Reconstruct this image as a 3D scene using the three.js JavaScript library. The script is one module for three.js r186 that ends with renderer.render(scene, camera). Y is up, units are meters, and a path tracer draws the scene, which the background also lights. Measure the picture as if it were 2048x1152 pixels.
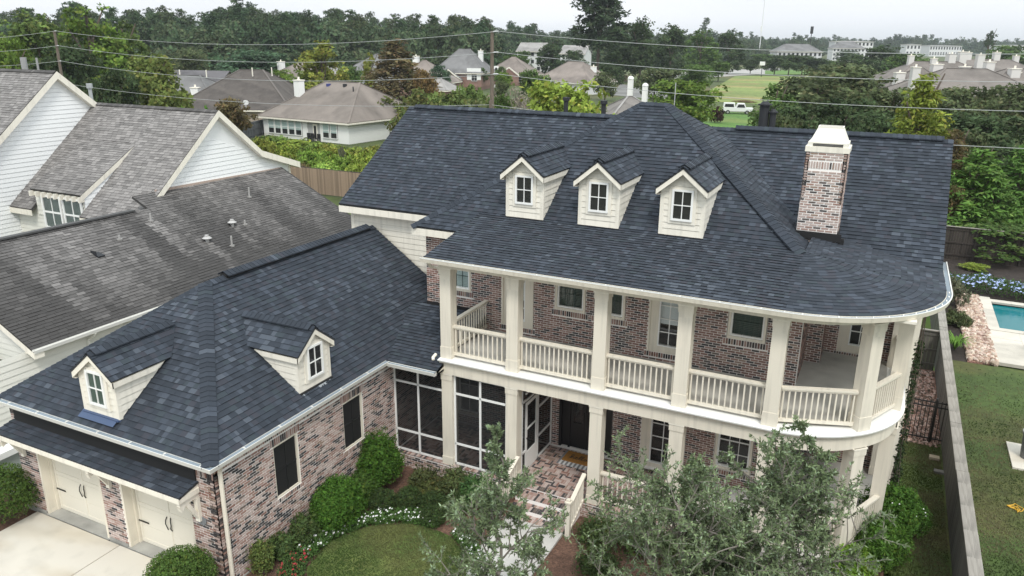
import * as THREE from 'three';
import { mergeGeometries } from 'three/addons/utils/BufferGeometryUtils.js';

// ---------- camera, sky, sun, exposure ----------
const scene = new THREE.Scene();
const camera = new THREE.PerspectiveCamera(41.12, 16 / 9, 0.3, 9000);
const EYE = [10.5559, 11.9032, 17.154], FPX = 1535.66;
const CAM = (() => {
  const ya = 25.949 * Math.PI / 180, pi = 17.824 * Math.PI / 180, ro = 0.553 * Math.PI / 180;
  const f = new THREE.Vector3(-Math.sin(ya) * Math.cos(pi), -Math.sin(pi), -Math.cos(ya) * Math.cos(pi));
  const r0 = new THREE.Vector3(Math.cos(ya), 0, -Math.sin(ya)), u0 = new THREE.Vector3().crossVectors(r0, f);
  const r = r0.clone().multiplyScalar(Math.cos(ro)).addScaledVector(u0, Math.sin(ro));
  const u = u0.clone().multiplyScalar(Math.cos(ro)).addScaledVector(r0, -Math.sin(ro));
  return { r, u, f };
})();
camera.position.set(...EYE);
camera.quaternion.setFromRotationMatrix(new THREE.Matrix4().makeBasis(CAM.r, CAM.u, CAM.f.clone().negate()));
scene.add(camera);

function rngf(seed) { return () => { seed = seed + 0x6D2B79F5 | 0; let t = Math.imul(seed ^ seed >>> 15, 1 | seed); t = t + Math.imul(t ^ t >>> 7, 61 | t) ^ t; return ((t ^ t >>> 14) >>> 0) / 4294967296; }; }
const hash2 = (x, y) => { let h = Math.imul(x | 0, 374761393) + Math.imul(y | 0, 668265263) | 0; h = Math.imul(h ^ h >>> 13, 1274126177); return ((h ^ h >>> 16) >>> 0) / 4294967296; };
function noise2(x, y, per = 0) {
  const xi = Math.floor(x), yi = Math.floor(y), fx = x - xi, fy = y - yi, sx = fx * fx * (3 - 2 * fx), sy = fy * fy * (3 - 2 * fy);
  const w = k => per ? ((k % per) + per) % per : k;
  const a = hash2(w(xi), w(yi)), b = hash2(w(xi + 1), w(yi)), c = hash2(w(xi), w(yi + 1)), d = hash2(w(xi + 1), w(yi + 1));
  return a + (b - a) * sx + (c - a) * sy + (a - b - c + d) * sx * sy;
}
function fbm(x, y, o = 4, per = 0) { let s = 0, a = .5, t = 0; for (let i = 0; i < o; i++) { s += a * noise2(x, y, per); t += a; a *= .5; x *= 2; y *= 2; per *= 2; } return s / t; }

{ // bright overcast sky, a little whiter low down, with faint cloud structure all round
  const W = 256, H = 128, d = new Float32Array(W * H * 4);
  for (let j = 0; j < H; j++) for (let i = 0; i < W; i++) {
    const el = ((j + .5) / H - .5) * Math.PI, up = Math.max(0, Math.sin(el)), k = (j * W + i) * 4;
    const cl = fbm(i / W * 16, j / 6, 4, 16) - .5, b = (0.71 + 0.50 * Math.pow(up, .85)) * (1 + .26 * cl);
    const blue = Math.min(1, up * 2.2 + .25 - cl * .6);
    if (el < 0) { d[k] = .30; d[k + 1] = .31; d[k + 2] = .29; } else { d[k] = b * (1 - .085 * blue); d[k + 1] = b * (1 - .015 * blue); d[k + 2] = b * 1.03; }
    d[k + 3] = 1;
  }
  const t = new THREE.DataTexture(d, W, H, THREE.RGBAFormat, THREE.FloatType);
  t.mapping = THREE.EquirectangularReflectionMapping; t.magFilter = THREE.LinearFilter; t.needsUpdate = true;
  scene.background = t; scene.environment = t;
}
const sun = new THREE.DirectionalLight(new THREE.Color(1, .96, .89), 1.5);
sun.position.set(32, 72, 45); sun.castShadow = true; sun.shadow.radius = 26;
sun.shadow.mapSize.set(2048, 2048);
Object.assign(sun.shadow.camera, { left: -60, right: 60, top: 60, bottom: -60, near: 1, far: 250 });
scene.add(sun, sun.target);
scene.fog = new THREE.FogExp2(new THREE.Color(.82, .88, .95), 0.00015);
const EXPOSURE = 1.46;

// ---------- vectors, geometry builder ----------
const add = (a, b) => [a[0] + b[0], a[1] + b[1], a[2] + b[2]], sub = (a, b) => [a[0] - b[0], a[1] - b[1], a[2] - b[2]], mul = (a, k) => [a[0] * k, a[1] * k, a[2] * k];
const mad = (a, b, k) => [a[0] + b[0] * k, a[1] + b[1] * k, a[2] + b[2] * k];
const dot = (a, b) => a[0] * b[0] + a[1] * b[1] + a[2] * b[2], cross = (a, b) => [a[1] * b[2] - a[2] * b[1], a[2] * b[0] - a[0] * b[2], a[0] * b[1] - a[1] * b[0]];
const len = a => Math.hypot(a[0], a[1], a[2]), nrm = a => mul(a, 1 / (len(a) || 1)), UPV = [0, 1, 0];
const lerp = (a, b, t) => a + (b - a) * t, lerp3 = (a, b, t) => [lerp(a[0], b[0], t), lerp(a[1], b[1], t), lerp(a[2], b[2], t)];
function newell(q) { let n = [0, 0, 0]; for (let i = 0; i < q.length; i++) { const a = q[i], b = q[(i + 1) % q.length]; n[0] += (a[1] - b[1]) * (a[2] + b[2]); n[1] += (a[2] - b[2]) * (a[0] + b[0]); n[2] += (a[0] - b[0]) * (a[1] + b[1]); } return nrm(n); }
// direction and place through the lens, for setting out what was measured
function ray(u, v) { const s = (u - 1024) / FPX, t = -(v - 576) / FPX; return [CAM.f.x + CAM.r.x * s + CAM.u.x * t, CAM.f.y + CAM.r.y * s + CAM.u.y * t, CAM.f.z + CAM.r.z * s + CAM.u.z * t]; }
function atY(u, v, y) { const d = ray(u, v); return mad(EYE, d, (y - EYE[1]) / d[1]); }
function atD(u, v, dep) { return mad(EYE, ray(u, v), dep); }
function seen(p) { const d = sub(p, EYE), z = d[0] * CAM.f.x + d[1] * CAM.f.y + d[2] * CAM.f.z, x = d[0] * CAM.r.x + d[1] * CAM.r.y + d[2] * CAM.r.z, y = d[0] * CAM.u.x + d[1] * CAM.u.y + d[2] * CAM.u.z; return z > 0 && Math.abs(x / z) < .667 && Math.abs(y / z) < .375; }

const ORG = new WeakMap(), org = o => { for (let q = o; q; q = q.parent) if (ORG.has(q)) return ORG.get(q); return [0, 0, 0]; };
class MB {
  constructor(col) { this.p = []; this.n = []; this.c = []; this.t = []; this.k = col || [1, 1, 1]; }
  tri(a, b, c, n, col) {
    const k = col || this.k, ax = Math.abs(n[0]), ay = Math.abs(n[1]), az = Math.abs(n[2]);
    for (const v of [a, b, c]) {
      this.p.push(v[0], v[1], v[2]); this.n.push(n[0], n[1], n[2]); this.c.push(k[0], k[1], k[2]);
      if (ay >= ax && ay >= az) this.t.push(v[0], -v[2]); else if (ax > az) this.t.push(v[2], v[1]); else this.t.push(v[0], v[1]);
    }
  }
  face(q, col, n) { n = n || newell(q); for (let i = 1; i < q.length - 1; i++) this.tri(q[0], q[i], q[i + 1], n, col); return this; }
  box(x0, x1, y0, y1, z0, z1, col) { return this.obox([x0, y0, z0], [x1 - x0, 0, 0], [0, y1 - y0, 0], [0, 0, z1 - z0], col); }
  obox(o, a, b, c, col) { // a x b should point along c
    const P = (i, j, k) => [o[0] + a[0] * i + b[0] * j + c[0] * k, o[1] + a[1] * i + b[1] * j + c[1] * k, o[2] + a[2] * i + b[2] * j + c[2] * k];
    const f = [[[0, 0, 1], [1, 0, 1], [1, 1, 1], [0, 1, 1]], [[1, 0, 0], [0, 0, 0], [0, 1, 0], [1, 1, 0]], [[1, 0, 1], [1, 0, 0], [1, 1, 0], [1, 1, 1]], [[0, 0, 0], [0, 0, 1], [0, 1, 1], [0, 1, 0]], [[0, 1, 1], [1, 1, 1], [1, 1, 0], [0, 1, 0]], [[0, 0, 0], [1, 0, 0], [1, 0, 1], [0, 0, 1]]];
    for (const q of f) this.face(q.map(v => P(...v)), col); return this;
  }
  bar(a, b, w, h, col, up = UPV) { // a straight bar of section w x h between two points
    const d = sub(b, a), t = nrm(d); let s = nrm(cross(t, up)); const v = cross(s, t);
    return this.obox(mad(mad(a, s, -w / 2), v, -h / 2), d, mul(v, h), mul(s, w), col);
  }
  tube(pts, rad, seg = 8, col, cap = true) {
    const n = pts.length, rings = []; let s = null;
    for (let i = 0; i < n; i++) {
      const t = nrm(sub(pts[Math.min(i + 1, n - 1)], pts[Math.max(i - 1, 0)])), r = typeof rad === 'function' ? rad(i / (n - 1)) : rad;
      s = s ? nrm(mad(s, t, -dot(s, t))) : nrm(cross(t, Math.abs(t[1]) < .9 ? UPV : [1, 0, 0])); const v = cross(t, s);
      rings.push(Array.from({ length: seg }, (_, k) => { const a = k / seg * 2 * Math.PI; return mad(mad(pts[i], s, Math.cos(a) * r), v, Math.sin(a) * r); }));
    }
    for (let i = 0; i < n - 1; i++) for (let k = 0; k < seg; k++) { const m = (k + 1) % seg; this.face([rings[i][k], rings[i][m], rings[i + 1][m], rings[i + 1][k]], col); }
    if (cap) { this.face(rings[n - 1], col); this.face(rings[0].slice().reverse(), col); }
    return this;
  }
  ribbon(A, B, col) { for (let i = 0; i < A.length - 1; i++) this.face([A[i], A[i + 1], B[i + 1], B[i]], col); return this; }
  // a closed profile [[out, y], ...] swept along a level path; out is to the right of travel
  sweep(path, prof, col) {
    const n = path.length, N = [];
    for (let i = 0; i < n; i++) {
      const e = j => nrm([-(path[j + 1][2] - path[j][2]), 0, path[j + 1][0] - path[j][0]]);
      const a = e(Math.max(0, i - 1)), b = e(Math.min(n - 2, i)), m = nrm(add(a, b)); N.push(mul(m, 1 / Math.max(.4, dot(m, a))));
    }
    const R = path.map((p, i) => prof.map(([o, y]) => [p[0] + N[i][0] * o, p[1] + y, p[2] + N[i][2] * o]));
    for (let i = 0; i < n - 1; i++) for (let k = 0; k < prof.length; k++) { const m = (k + 1) % prof.length; this.face([R[i][k], R[i + 1][k], R[i + 1][m], R[i][m]], col); }
    this.face(R[0].slice(), col); this.face(R[n - 1].slice().reverse(), col);
    return this;
  }
  slab(poly, th, col) { // a convex polygon with thickness downwards along its normal
    let n = newell(poly); if (n[1] < 0) { poly = poly.slice().reverse(); n = mul(n, -1); }
    const low = poly.map(p => mad(p, n, -th)); this.face(poly, col); this.face(low.slice().reverse(), col);
    for (let i = 0; i < poly.length; i++) { const j = (i + 1) % poly.length; this.face([low[i], low[j], poly[j], poly[i]], col); } return this;
  }
  geo(o = [0, 0, 0]) {
    const g = new THREE.BufferGeometry(), p = new Float32Array(this.p); for (let i = 0; i < p.length; i += 3) { p[i] -= o[0]; p[i + 1] -= o[1]; p[i + 2] -= o[2]; }
    g.setAttribute('position', new THREE.BufferAttribute(p, 3)); g.setAttribute('normal', new THREE.BufferAttribute(new Float32Array(this.n), 3));
    g.setAttribute('color', new THREE.BufferAttribute(new Float32Array(this.c), 3)); g.setAttribute('uv', new THREE.BufferAttribute(new Float32Array(this.t), 2)); return g;
  }
  build(name, mat, parent, kind) {
    if (!this.p.length) return null;
    const m = new THREE.Mesh(this.geo(org(parent)), mat); m.name = name; m.castShadow = m.receiveShadow = true; if (kind) m.userData.kind = kind; parent.add(m); return m;
  }
}
const NAMES = new Map();
function numbered(n) { const k = NAMES.get(n) || 0; NAMES.set(n, k + 1); return k ? n + '_' + String(k).padStart(3, '0') : n; }
function tag(o, label, category, group, kind) { if (label) o.userData.label = label; if (category) o.userData.category = category; if (group) o.userData.group = group; if (kind) o.userData.kind = kind; return o; }
function thing(name, label, category, pos, group) { const g = new THREE.Group(); g.name = numbered(name); g.position.set(...pos); ORG.set(g, pos); scene.add(g); return tag(g, label, category, group); }
// one mesh that is a thing or a piece of the setting, its origin at pos
function solo(mb, name, mat, pos, label, category, group, kind) { const m = new THREE.Mesh(mb.geo(pos), mat); m.name = numbered(name); m.position.set(...pos); m.castShadow = m.receiveShadow = true; scene.add(m); return tag(m, label, category, group, kind); }
function piece(name, geo, mat, parent, M) { const m = new THREE.Mesh(geo, mat), o = org(parent); m.name = name; M.decompose(m.position, m.quaternion, m.scale); m.position.sub(new THREE.Vector3(...o)); m.castShadow = m.receiveShadow = true; parent.add(m); return m; }
const basis = (x, y, z, o) => new THREE.Matrix4().set(x[0], y[0], z[0], o[0], x[1], y[1], z[1], o[1], x[2], y[2], z[2], o[2], 0, 0, 0, 1);

// ---------- materials ----------
const std = (c, r = .85, o = {}) => new THREE.MeshStandardMaterial({ color: new THREE.Color().setRGB(...c), roughness: r, metalness: 0, ...o });
function tex(size, f, srgb) {
  const d = new Uint8Array(size * size * 4);
  for (let j = 0; j < size; j++) for (let i = 0; i < size; i++) { const c = f(i / size, j / size), k = (j * size + i) * 4; d[k] = c[0] * 255; d[k + 1] = c[1] * 255; d[k + 2] = c[2] * 255; d[k + 3] = 255; }
  const t = new THREE.DataTexture(d, size, size); t.wrapS = t.wrapT = THREE.RepeatWrapping; t.magFilter = THREE.LinearFilter; t.minFilter = THREE.LinearMipmapLinearFilter; t.generateMipmaps = true; if (srgb) t.colorSpace = THREE.SRGBColorSpace; t.needsUpdate = true; return t;
}
const rep = (t, k) => { const c = t.clone(); c.repeat.set(k, k); c.needsUpdate = true; return c; };
const cl1 = v => Math.max(0, Math.min(1, v));
// grey factor textures (linear) that multiply a material's colour
const T_fine = tex(256, (u, v) => { const a = .72 + .56 * (fbm(u * 32, v * 32, 3, 32) - .25); return [cl1(a), cl1(a), cl1(a)]; });
const T_stain = tex(512, (u, v) => { const a = fbm(u * 5, v * 5, 5, 5), b = fbm(u * 24 + 7, v * 24, 3, 24); const k = cl1(.62 + .62 * (a - .18) - .25 * Math.max(0, b - .6)); return [k, k * .985, k * .955]; });
const T_wood = tex(512, (u, v) => { const g = fbm(u * 60, v * 3, 4, 60) * .6 + fbm(u * 12, v * 1, 2, 12) * .4, k = cl1(.35 + .85 * g); return [k, k * .97, k * .93]; });
const T_grass = tex(1024, (u, v) => { const a = fbm(u * 6, v * 6, 5, 6), b = fbm(u * 90, v * 90, 2, 90), dry = cl1((fbm(u * 4 + 9, v * 4 + 3, 5, 4) - .5) * 5), k = .55 + .5 * a + .5 * (b - .5); return [cl1(k * lerp(.62, 1, dry)), cl1(k * lerp(.8, .86, dry)), cl1(k * lerp(.42, .62, dry))]; });
const T_mulch = tex(512, (u, v) => { const a = fbm(u * 60, v * 60, 3, 60), b = fbm(u * 7, v * 7, 3, 7), k = cl1(.2 + .9 * a * (.5 + b)); return [k, k * .82, k * .72]; });
const T_conc = tex(512, (u, v) => { const a = fbm(u * 4, v * 4, 5, 4), b = fbm(u * 18 + 5, v * 18, 4, 18), s = Math.max(0, fbm(u * 3 + 11, v * 7, 4, 21) - .5), k = cl1(1.04 - .42 * Math.max(0, a - .42) - .25 * Math.max(0, b - .5) - .5 * s); return [k, k * (.985 - .12 * s), k * (.95 - .3 * s)]; });
const T_grime = tex(512, (u, v) => { const st = fbm(u * 40, v * 2.5, 3, 40), b = fbm(u * 5 + 3, v * 5, 4, 5), k = cl1(1.02 - .34 * Math.max(0, st - .42) - .22 * Math.max(0, b - .45)); return [k, k * .985, k * .95]; });
const M = {
  deck: std([.03, .033, .038], .95), flash: std([.012, .012, .013], .75), vent: std([.02, .022, .026], .7),
  cream: std([.75, .705, .62], .6, { map: rep(T_grime, .35) }), trim: std([.82, .785, .71], .55, { map: rep(T_grime, .3) }), white: std([.83, .83, .81], .45), siding: std([.80, .77, .70], .65, { map: rep(T_grime, .3) }),
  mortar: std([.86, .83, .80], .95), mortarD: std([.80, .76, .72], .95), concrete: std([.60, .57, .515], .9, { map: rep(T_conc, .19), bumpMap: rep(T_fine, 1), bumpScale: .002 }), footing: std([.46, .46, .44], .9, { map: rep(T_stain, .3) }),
  floor: std([.60, .59, .56], .7, { map: rep(T_stain, .2) }), gutter: std([.68, .67, .63], .4), gutterIn: std([.20, .24, .275], .6), doorC: std([.72, .68, .585], .6),
  black: std([.012, .012, .013], .6), iron: std([.012, .011, .010], .55), screenD: std([.010, .010, .011], .75), doorB: std([.014, .014, .015], .4),
  mesh: std([.015, .016, .017], .9, { transparent: true, opacity: .66, side: THREE.DoubleSide }),
  blindT: std([.42, .52, .50], .7), blindG: std([.055, .085, .075], .6), dark: std([.012, .013, .014], .8), blindW: std([.6, .66, .66], .7),
  glass: new THREE.MeshPhysicalMaterial({ color: 0xffffff, roughness: .04, metalness: 0, transmission: 1, thickness: 0, ior: 1.5 }),
};
const vmat = (r, o = {}) => new THREE.MeshStandardMaterial({ vertexColors: true, roughness: r, metalness: 0, ...o });
const V_sh = vmat(.92), V_br = vmat(.9), V_gen = vmat(.8);

// ---------- tabs, bricks and planks laid in courses ----------
function planeOf(poly) {
  let n = newell(poly); const h = nrm(cross(UPV, n)), s = cross(n, h), o = poly[0];
  return { o, n, h, s, P2: poly.map(p => { const d = sub(p, o); return [dot(d, h), dot(d, s)]; }), at: (a, b, k = 0) => add(o, add(add(mul(h, a), mul(s, b)), mul(n, k))) };
}
function clip(q, poly) { // convex clip of q by a counter-clockwise convex polygon
  for (let i = 0; i < poly.length && q.length; i++) {
    const a = poly[i], b = poly[(i + 1) % poly.length], f = p => (b[0] - a[0]) * (p[1] - a[1]) - (b[1] - a[1]) * (p[0] - a[0]), r = [];
    for (let k = 0; k < q.length; k++) { const c = q[k], d = q[(k + 1) % q.length], fc = f(c), fd = f(d); if (fc >= -1e-9) r.push(c); if ((fc > 1e-9 && fd < -1e-9) || (fc < -1e-9 && fd > 1e-9)) { const t = fc / (fc - fd); r.push([lerp(c[0], d[0], t), lerp(c[1], d[1], t)]); } }
    q = r;
  }
  return q;
}
const area2 = q => { let s = 0; for (let i = 0; i < q.length; i++) { const a = q[i], b = q[(i + 1) % q.length]; s += a[0] * b[1] - a[1] * b[0]; } return s / 2; };
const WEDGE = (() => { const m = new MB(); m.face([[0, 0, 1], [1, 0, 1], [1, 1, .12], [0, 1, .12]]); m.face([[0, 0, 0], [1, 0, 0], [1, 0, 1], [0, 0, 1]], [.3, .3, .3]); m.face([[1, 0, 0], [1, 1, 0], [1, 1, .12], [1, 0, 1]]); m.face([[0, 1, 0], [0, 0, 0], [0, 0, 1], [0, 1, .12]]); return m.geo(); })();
const UBOX = new MB().box(0, 1, 0, 1, 0, 1).geo();
class Layers { // pieces of one thing, of which the 300 largest in view become parts of their own and the rest one part
  constructor(root) { this.root = root; this.kinds = {}; }
  push(kind, it) { (this.kinds[kind] = this.kinds[kind] || []).push(it); }
  flush(kind, one, many, mat, mats, most = 296) {
    const L = this.kinds[kind] || []; for (const it of L) { const d = sub(EYE, it.c), r = len(d); it.k = it.full && seen(it.c) && !it.hid ? it.size * Math.max(0, dot(d, it.n)) / r / r / r : 0; }
    const S = L.filter(i => i.k > 0).sort((a, b) => b.k - a.k).slice(0, most), set = new Set(S), rest = new MB();
    for (const it of S) piece(one, it.geo, mats[it.ci], it.parent, it.M);
    for (const it of L) if (!set.has(it)) it.emit(rest);
    rest.build(many, mat, this.root, 'stuff');
  }
}
function courseFace(mb, pl, q, b0, E, tB, tT, col, edge) { // lift a clipped tab off its plane, thick at its lower edge
  const th = b => lerp(tB, tT, (b - b0) / E), top = q.map(p => pl.at(p[0], p[1], th(p[1]))); mb.face(top, col);
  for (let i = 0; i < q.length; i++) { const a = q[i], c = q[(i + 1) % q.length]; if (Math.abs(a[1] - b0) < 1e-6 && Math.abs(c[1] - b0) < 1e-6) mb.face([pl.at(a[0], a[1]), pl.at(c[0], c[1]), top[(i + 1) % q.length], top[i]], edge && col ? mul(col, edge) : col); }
}
function shingles(L, parent, poly, pal, o = {}) {
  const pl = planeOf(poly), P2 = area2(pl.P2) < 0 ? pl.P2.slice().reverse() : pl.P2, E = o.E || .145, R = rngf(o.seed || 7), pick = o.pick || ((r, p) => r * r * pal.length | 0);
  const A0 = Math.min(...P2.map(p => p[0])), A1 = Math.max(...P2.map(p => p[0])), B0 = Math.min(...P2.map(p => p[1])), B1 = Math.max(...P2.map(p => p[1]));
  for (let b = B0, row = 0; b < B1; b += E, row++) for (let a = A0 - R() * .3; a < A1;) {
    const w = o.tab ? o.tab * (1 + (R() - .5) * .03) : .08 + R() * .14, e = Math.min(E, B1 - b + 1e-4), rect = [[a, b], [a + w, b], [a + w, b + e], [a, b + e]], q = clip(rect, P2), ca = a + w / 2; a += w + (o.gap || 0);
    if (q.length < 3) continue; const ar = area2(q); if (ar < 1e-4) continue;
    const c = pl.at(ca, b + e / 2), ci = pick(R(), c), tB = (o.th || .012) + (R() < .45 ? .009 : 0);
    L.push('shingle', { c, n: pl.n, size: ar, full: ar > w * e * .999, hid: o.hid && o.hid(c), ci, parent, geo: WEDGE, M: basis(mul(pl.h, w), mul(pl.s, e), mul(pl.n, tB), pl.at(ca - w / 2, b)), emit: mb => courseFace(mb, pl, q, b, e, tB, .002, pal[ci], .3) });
  }
}
function roofPlane(L, parent, poly, pal, o = {}) { // deck board + courses; returns the roof part
  const n = newell(poly), dk = new MB(); dk.slab(n[1] < 0 ? poly.slice().reverse() : poly, o.deck || .09);
  const m = dk.build(o.name || 'roof', o.mat || M.deck, parent); if (!o.bare) shingles(L, m, n[1] < 0 ? poly.slice().reverse() : poly, pal, o); return m;
}
function caps(L, parent, a, b, pal, o = {}) { // bent cap shingles along a hip or ridge from a (low) to b
  const d = sub(b, a), l = len(d), t = mul(d, 1 / l), E = .15, R = rngf(o.seed || 3), s = nrm(cross(t, UPV)), up = nrm(cross(s, t)), w = o.w || .16, dr = o.drop === undefined ? .09 : o.drop;
  for (let x = 0; x < l - .02; x += E) {
    const e = Math.min(E * 1.05, l - x), ci = R() * R() * pal.length | 0, p = mad(mad(a, t, x), up, .015 + (o.lift || 0)), z0 = .02, z1 = .006, m = new MB();
    const q = (k, z, f) => mad(mad(mad(p, t, k), s, f * w), up, z - Math.abs(f) * dr);
    L.push('ridge_shingle', { c: p, n: up, size: w * 2 * e, full: true, ci, parent, get geo() { const g = new MB(); emit(g); return g.geo(p); }, M: basis([1, 0, 0], [0, 1, 0], [0, 0, 1], p), emit: mb => emit(mb, pal[ci]) });
    function emit(mb, col) {
      for (const f of [-1, 1]) { const A = q(0, z0, 0), B = q(e, z1, 0), C = q(e, z1, f), D = q(0, z0, f); mb.face(f > 0 ? [A, D, C, B] : [A, B, C, D], col); mb.face(f > 0 ? [q(0, 0, 0), q(0, 0, f), D, A] : [A, D, q(0, 0, f), q(0, 0, 0)], col); mb.face(f > 0 ? [q(0, -.02, f), q(e, -.02, f), C, D] : [D, C, q(e, -.02, f), q(0, -.02, f)], col); }
    }
  }
}
function planks(parent, poly, mat, o = {}) { // lap siding on a convex wall polygon, each board a part
  const pl = planeOf(poly), P2 = area2(pl.P2) < 0 ? pl.P2.slice().reverse() : pl.P2, E = o.E || .17, B0 = Math.min(...P2.map(p => p[1])), B1 = Math.max(...P2.map(p => p[1])), R = rngf(o.seed || 5);
  for (let b = B0; b < B1 - .01; b += E) {
    const gp = b > B0 ? o.gap || .018 : 0, e = Math.min(E, B1 - b), q = clip([[-90, b + gp], [90, b + gp], [90, b + e], [-90, b + e]], P2); if (q.length < 3 || area2(q) < .002) continue;
    const mb = new MB(), k = .965 + R() * .05; courseFace(mb, pl, q, b + gp, e, o.t || .026, .012, [k, k, k]); mb.build('plank', mat, parent);
  }
}
const BRICK = [[.31, .195, .16], [.25, .14, .112], [.21, .12, .095], [.37, .255, .22], [.17, .098, .08], [.062, .055, .055], [.045, .042, .043], [.11, .09, .084], [.42, .32, .285], [.47, .38, .345], [.30, .215, .17], [.15, .118, .10]];
const BRICK_M = BRICK.map(c => std(c, .9));
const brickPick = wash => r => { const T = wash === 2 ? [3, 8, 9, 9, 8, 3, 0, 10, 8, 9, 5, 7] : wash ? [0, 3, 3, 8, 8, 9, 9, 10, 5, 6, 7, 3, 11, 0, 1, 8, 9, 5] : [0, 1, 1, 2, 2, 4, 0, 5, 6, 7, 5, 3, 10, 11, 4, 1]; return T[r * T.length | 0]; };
// a brick wall with holes [u0,v0,u1,v1]; bands are rectangles of upright bricks
function brickWall(L, parent, o, u, w, h, holes, opt = {}) {
  const v = [0, 1, 0], n = cross(u, v), at = (a, b, k) => add(o, [u[0] * a + n[0] * k, b, u[2] * a + n[2] * k]), pick = brickPick(opt.wash), R = rngf(opt.seed || 11);
  const wall = new MB(), us = [...new Set([0, w, ...holes.flatMap(q => [q[0], q[2]])])].sort((a, b) => a - b), th = opt.th || .22;
  for (let i = 0; i < us.length - 1; i++) { // mortar body in columns between the holes
    const a = us[i], c = us[i + 1], m = (a + c) / 2; let spans = [[0, h]];
    for (const q of holes) if (m > q[0] && m < q[2]) spans = spans.flatMap(([s, t]) => [[s, Math.min(t, q[1])], [Math.max(s, q[3]), t]].filter(([x, y]) => y - x > 1e-3));
    for (const [s, t] of spans) wall.obox(at(a, s, -th), mul(u, c - a), [0, t - s, 0], mul(n, th));
  }
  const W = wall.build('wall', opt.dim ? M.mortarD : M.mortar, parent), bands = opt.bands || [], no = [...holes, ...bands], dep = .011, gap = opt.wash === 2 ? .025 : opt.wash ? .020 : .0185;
  const put = (a0, b0, a1, b1) => {
    if (a1 - a0 < .02 || b1 - b0 < .02) return; const ci = pick(R()), c = at((a0 + a1) / 2, (b0 + b1) / 2, dep), d = dep * (.75 + R() * .5);
    L.push('brick', { c, n, size: (a1 - a0) * (b1 - b0), full: true, hid: opt.hid && opt.hid(c), ci, parent: W, geo: UBOX, M: basis(mul(u, a1 - a0), [0, b1 - b0, 0], mul(n, d), at(a0, b0, 0)), emit: mb => {
      const P = (x, y, z) => at(x, y, z), k = BRICK[ci]; mb.face([P(a0, b0, d), P(a1, b0, d), P(a1, b1, d), P(a0, b1, d)], k); mb.face([P(a0, b1, d), P(a1, b1, d), P(a1, b1, 0), P(a0, b1, 0)], k); mb.face([P(a1, b0, d), P(a1, b0, 0), P(a1, b1, 0), P(a1, b1, d)], k); mb.face([P(a0, b0, 0), P(a0, b0, d), P(a0, b1, d), P(a0, b1, 0)], k); mb.face([P(a0, b0, 0), P(a1, b0, 0), P(a1, b0, d), P(a0, b0, d)], k);
    } });
  };
  const BW = .203, BH = .0677;
  for (let b = opt.v0 || 0, row = 0; b + BH <= h + .01; b += BH, row++) for (let a = row % 2 ? -BW / 2 : 0; a < w; a += BW) {
    let seg = [[Math.max(0, a) + gap / 2, Math.min(w, a + BW) - gap / 2]];
    for (const q of no) if (q[1] < b + BH - .012 && q[3] > b + .012) seg = seg.flatMap(([s, t]) => [[s, Math.min(t, q[0] - gap / 2)], [Math.max(s, q[2] + gap / 2), t]].filter(([x, y]) => y > x));
    for (const [s, t] of seg) put(s, b + gap / 2, t, Math.min(h, b + BH) - gap / 2);
  }
  for (const q of bands) { const n2 = Math.max(1, Math.round((q[2] - q[0]) / BH)), bw = (q[2] - q[0]) / n2; for (let i = 0; i < n2; i++) put(q[0] + i * bw + gap / 2, q[1] + gap / 2, q[0] + (i + 1) * bw - gap / 2, q[3] - gap / 2); }
  return W;
}
// a window or glazed door: frame, glazing bars, panes and what hangs behind; o is its lower left corner, n points out
function windowUnit(parent, name, o, u, w, h, opt = {}) {
  const v = [0, 1, 0], n = cross(u, v), at = (a, b, k) => add(o, [u[0] * a + n[0] * k, b, u[2] * a + n[2] * k]), f = opt.f || .05, d = opt.d || .07, fr = new MB(), fm = opt.mat || M.white;
  const bx = (mb, a0, b0, a1, b1, k0, k1) => mb.obox(at(a0, b0, k0), mul(u, a1 - a0), [0, b1 - b0, 0], mul(n, k1 - k0));
  bx(fr, 0, 0, f, h, -d, 0); bx(fr, w - f, 0, w, h, -d, 0); bx(fr, f, 0, w - f, f, -d, 0); bx(fr, f, h - f, w - f, h, -d, 0);
  const W = fr.build(name, fm, parent), c = opt.cols || 2, r = opt.rows || 2, m = opt.m || .022, iw = w - 2 * f, ih = h - 2 * f, k = -d * .55;
  const mt = new MB(); for (let i = 1; i < c; i++) bx(mt, f + iw * i / c - m / 2, f, f + iw * i / c + m / 2, h - f, k - .012, k + .014);
  for (let j = 1; j < r; j++) { const t = opt.meet === j ? m * 2 : m; bx(mt, f, f + ih * j / r - t / 2, w - f, f + ih * j / r + t / 2, k - .014, k + .017); } mt.build('glazing_bar', opt.bar || fm, W);
  for (let i = 0; i < c; i++) for (let j = 0; j < r; j++) { const g = new MB(); g.face([at(f + iw * i / c, f + ih * j / r, k), at(f + iw * (i + 1) / c, f + ih * j / r, k), at(f + iw * (i + 1) / c, f + ih * (j + 1) / r, k), at(f + iw * i / c, f + ih * (j + 1) / r, k)]); g.build('pane', M.glass, W); }
  const bk = opt.bk || .16, cut = opt.cut === undefined ? 0 : opt.cut; // a blind down to cut, dark room below
  const B = new MB(); if (cut < h) { const nS = opt.slats || 0; if (nS) for (let j = 0; j < nS; j++) { const y = cut + (h - cut) * j / nS; B.obox(at(.01, y, -bk), mul(u, w - .02), [0, (h - cut) / nS * .86, 0], mul(n, .012)); } else bx(B, .01, cut, w - .01, h, -bk, -bk + .012); B.build('blind', opt.blind || M.dark, W); }
  const K = new MB(); bx(K, .005, .005, w - .005, h - .005, -bk - .06, -bk - .04); K.build('backing', M.dark, W); return W;
}
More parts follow.
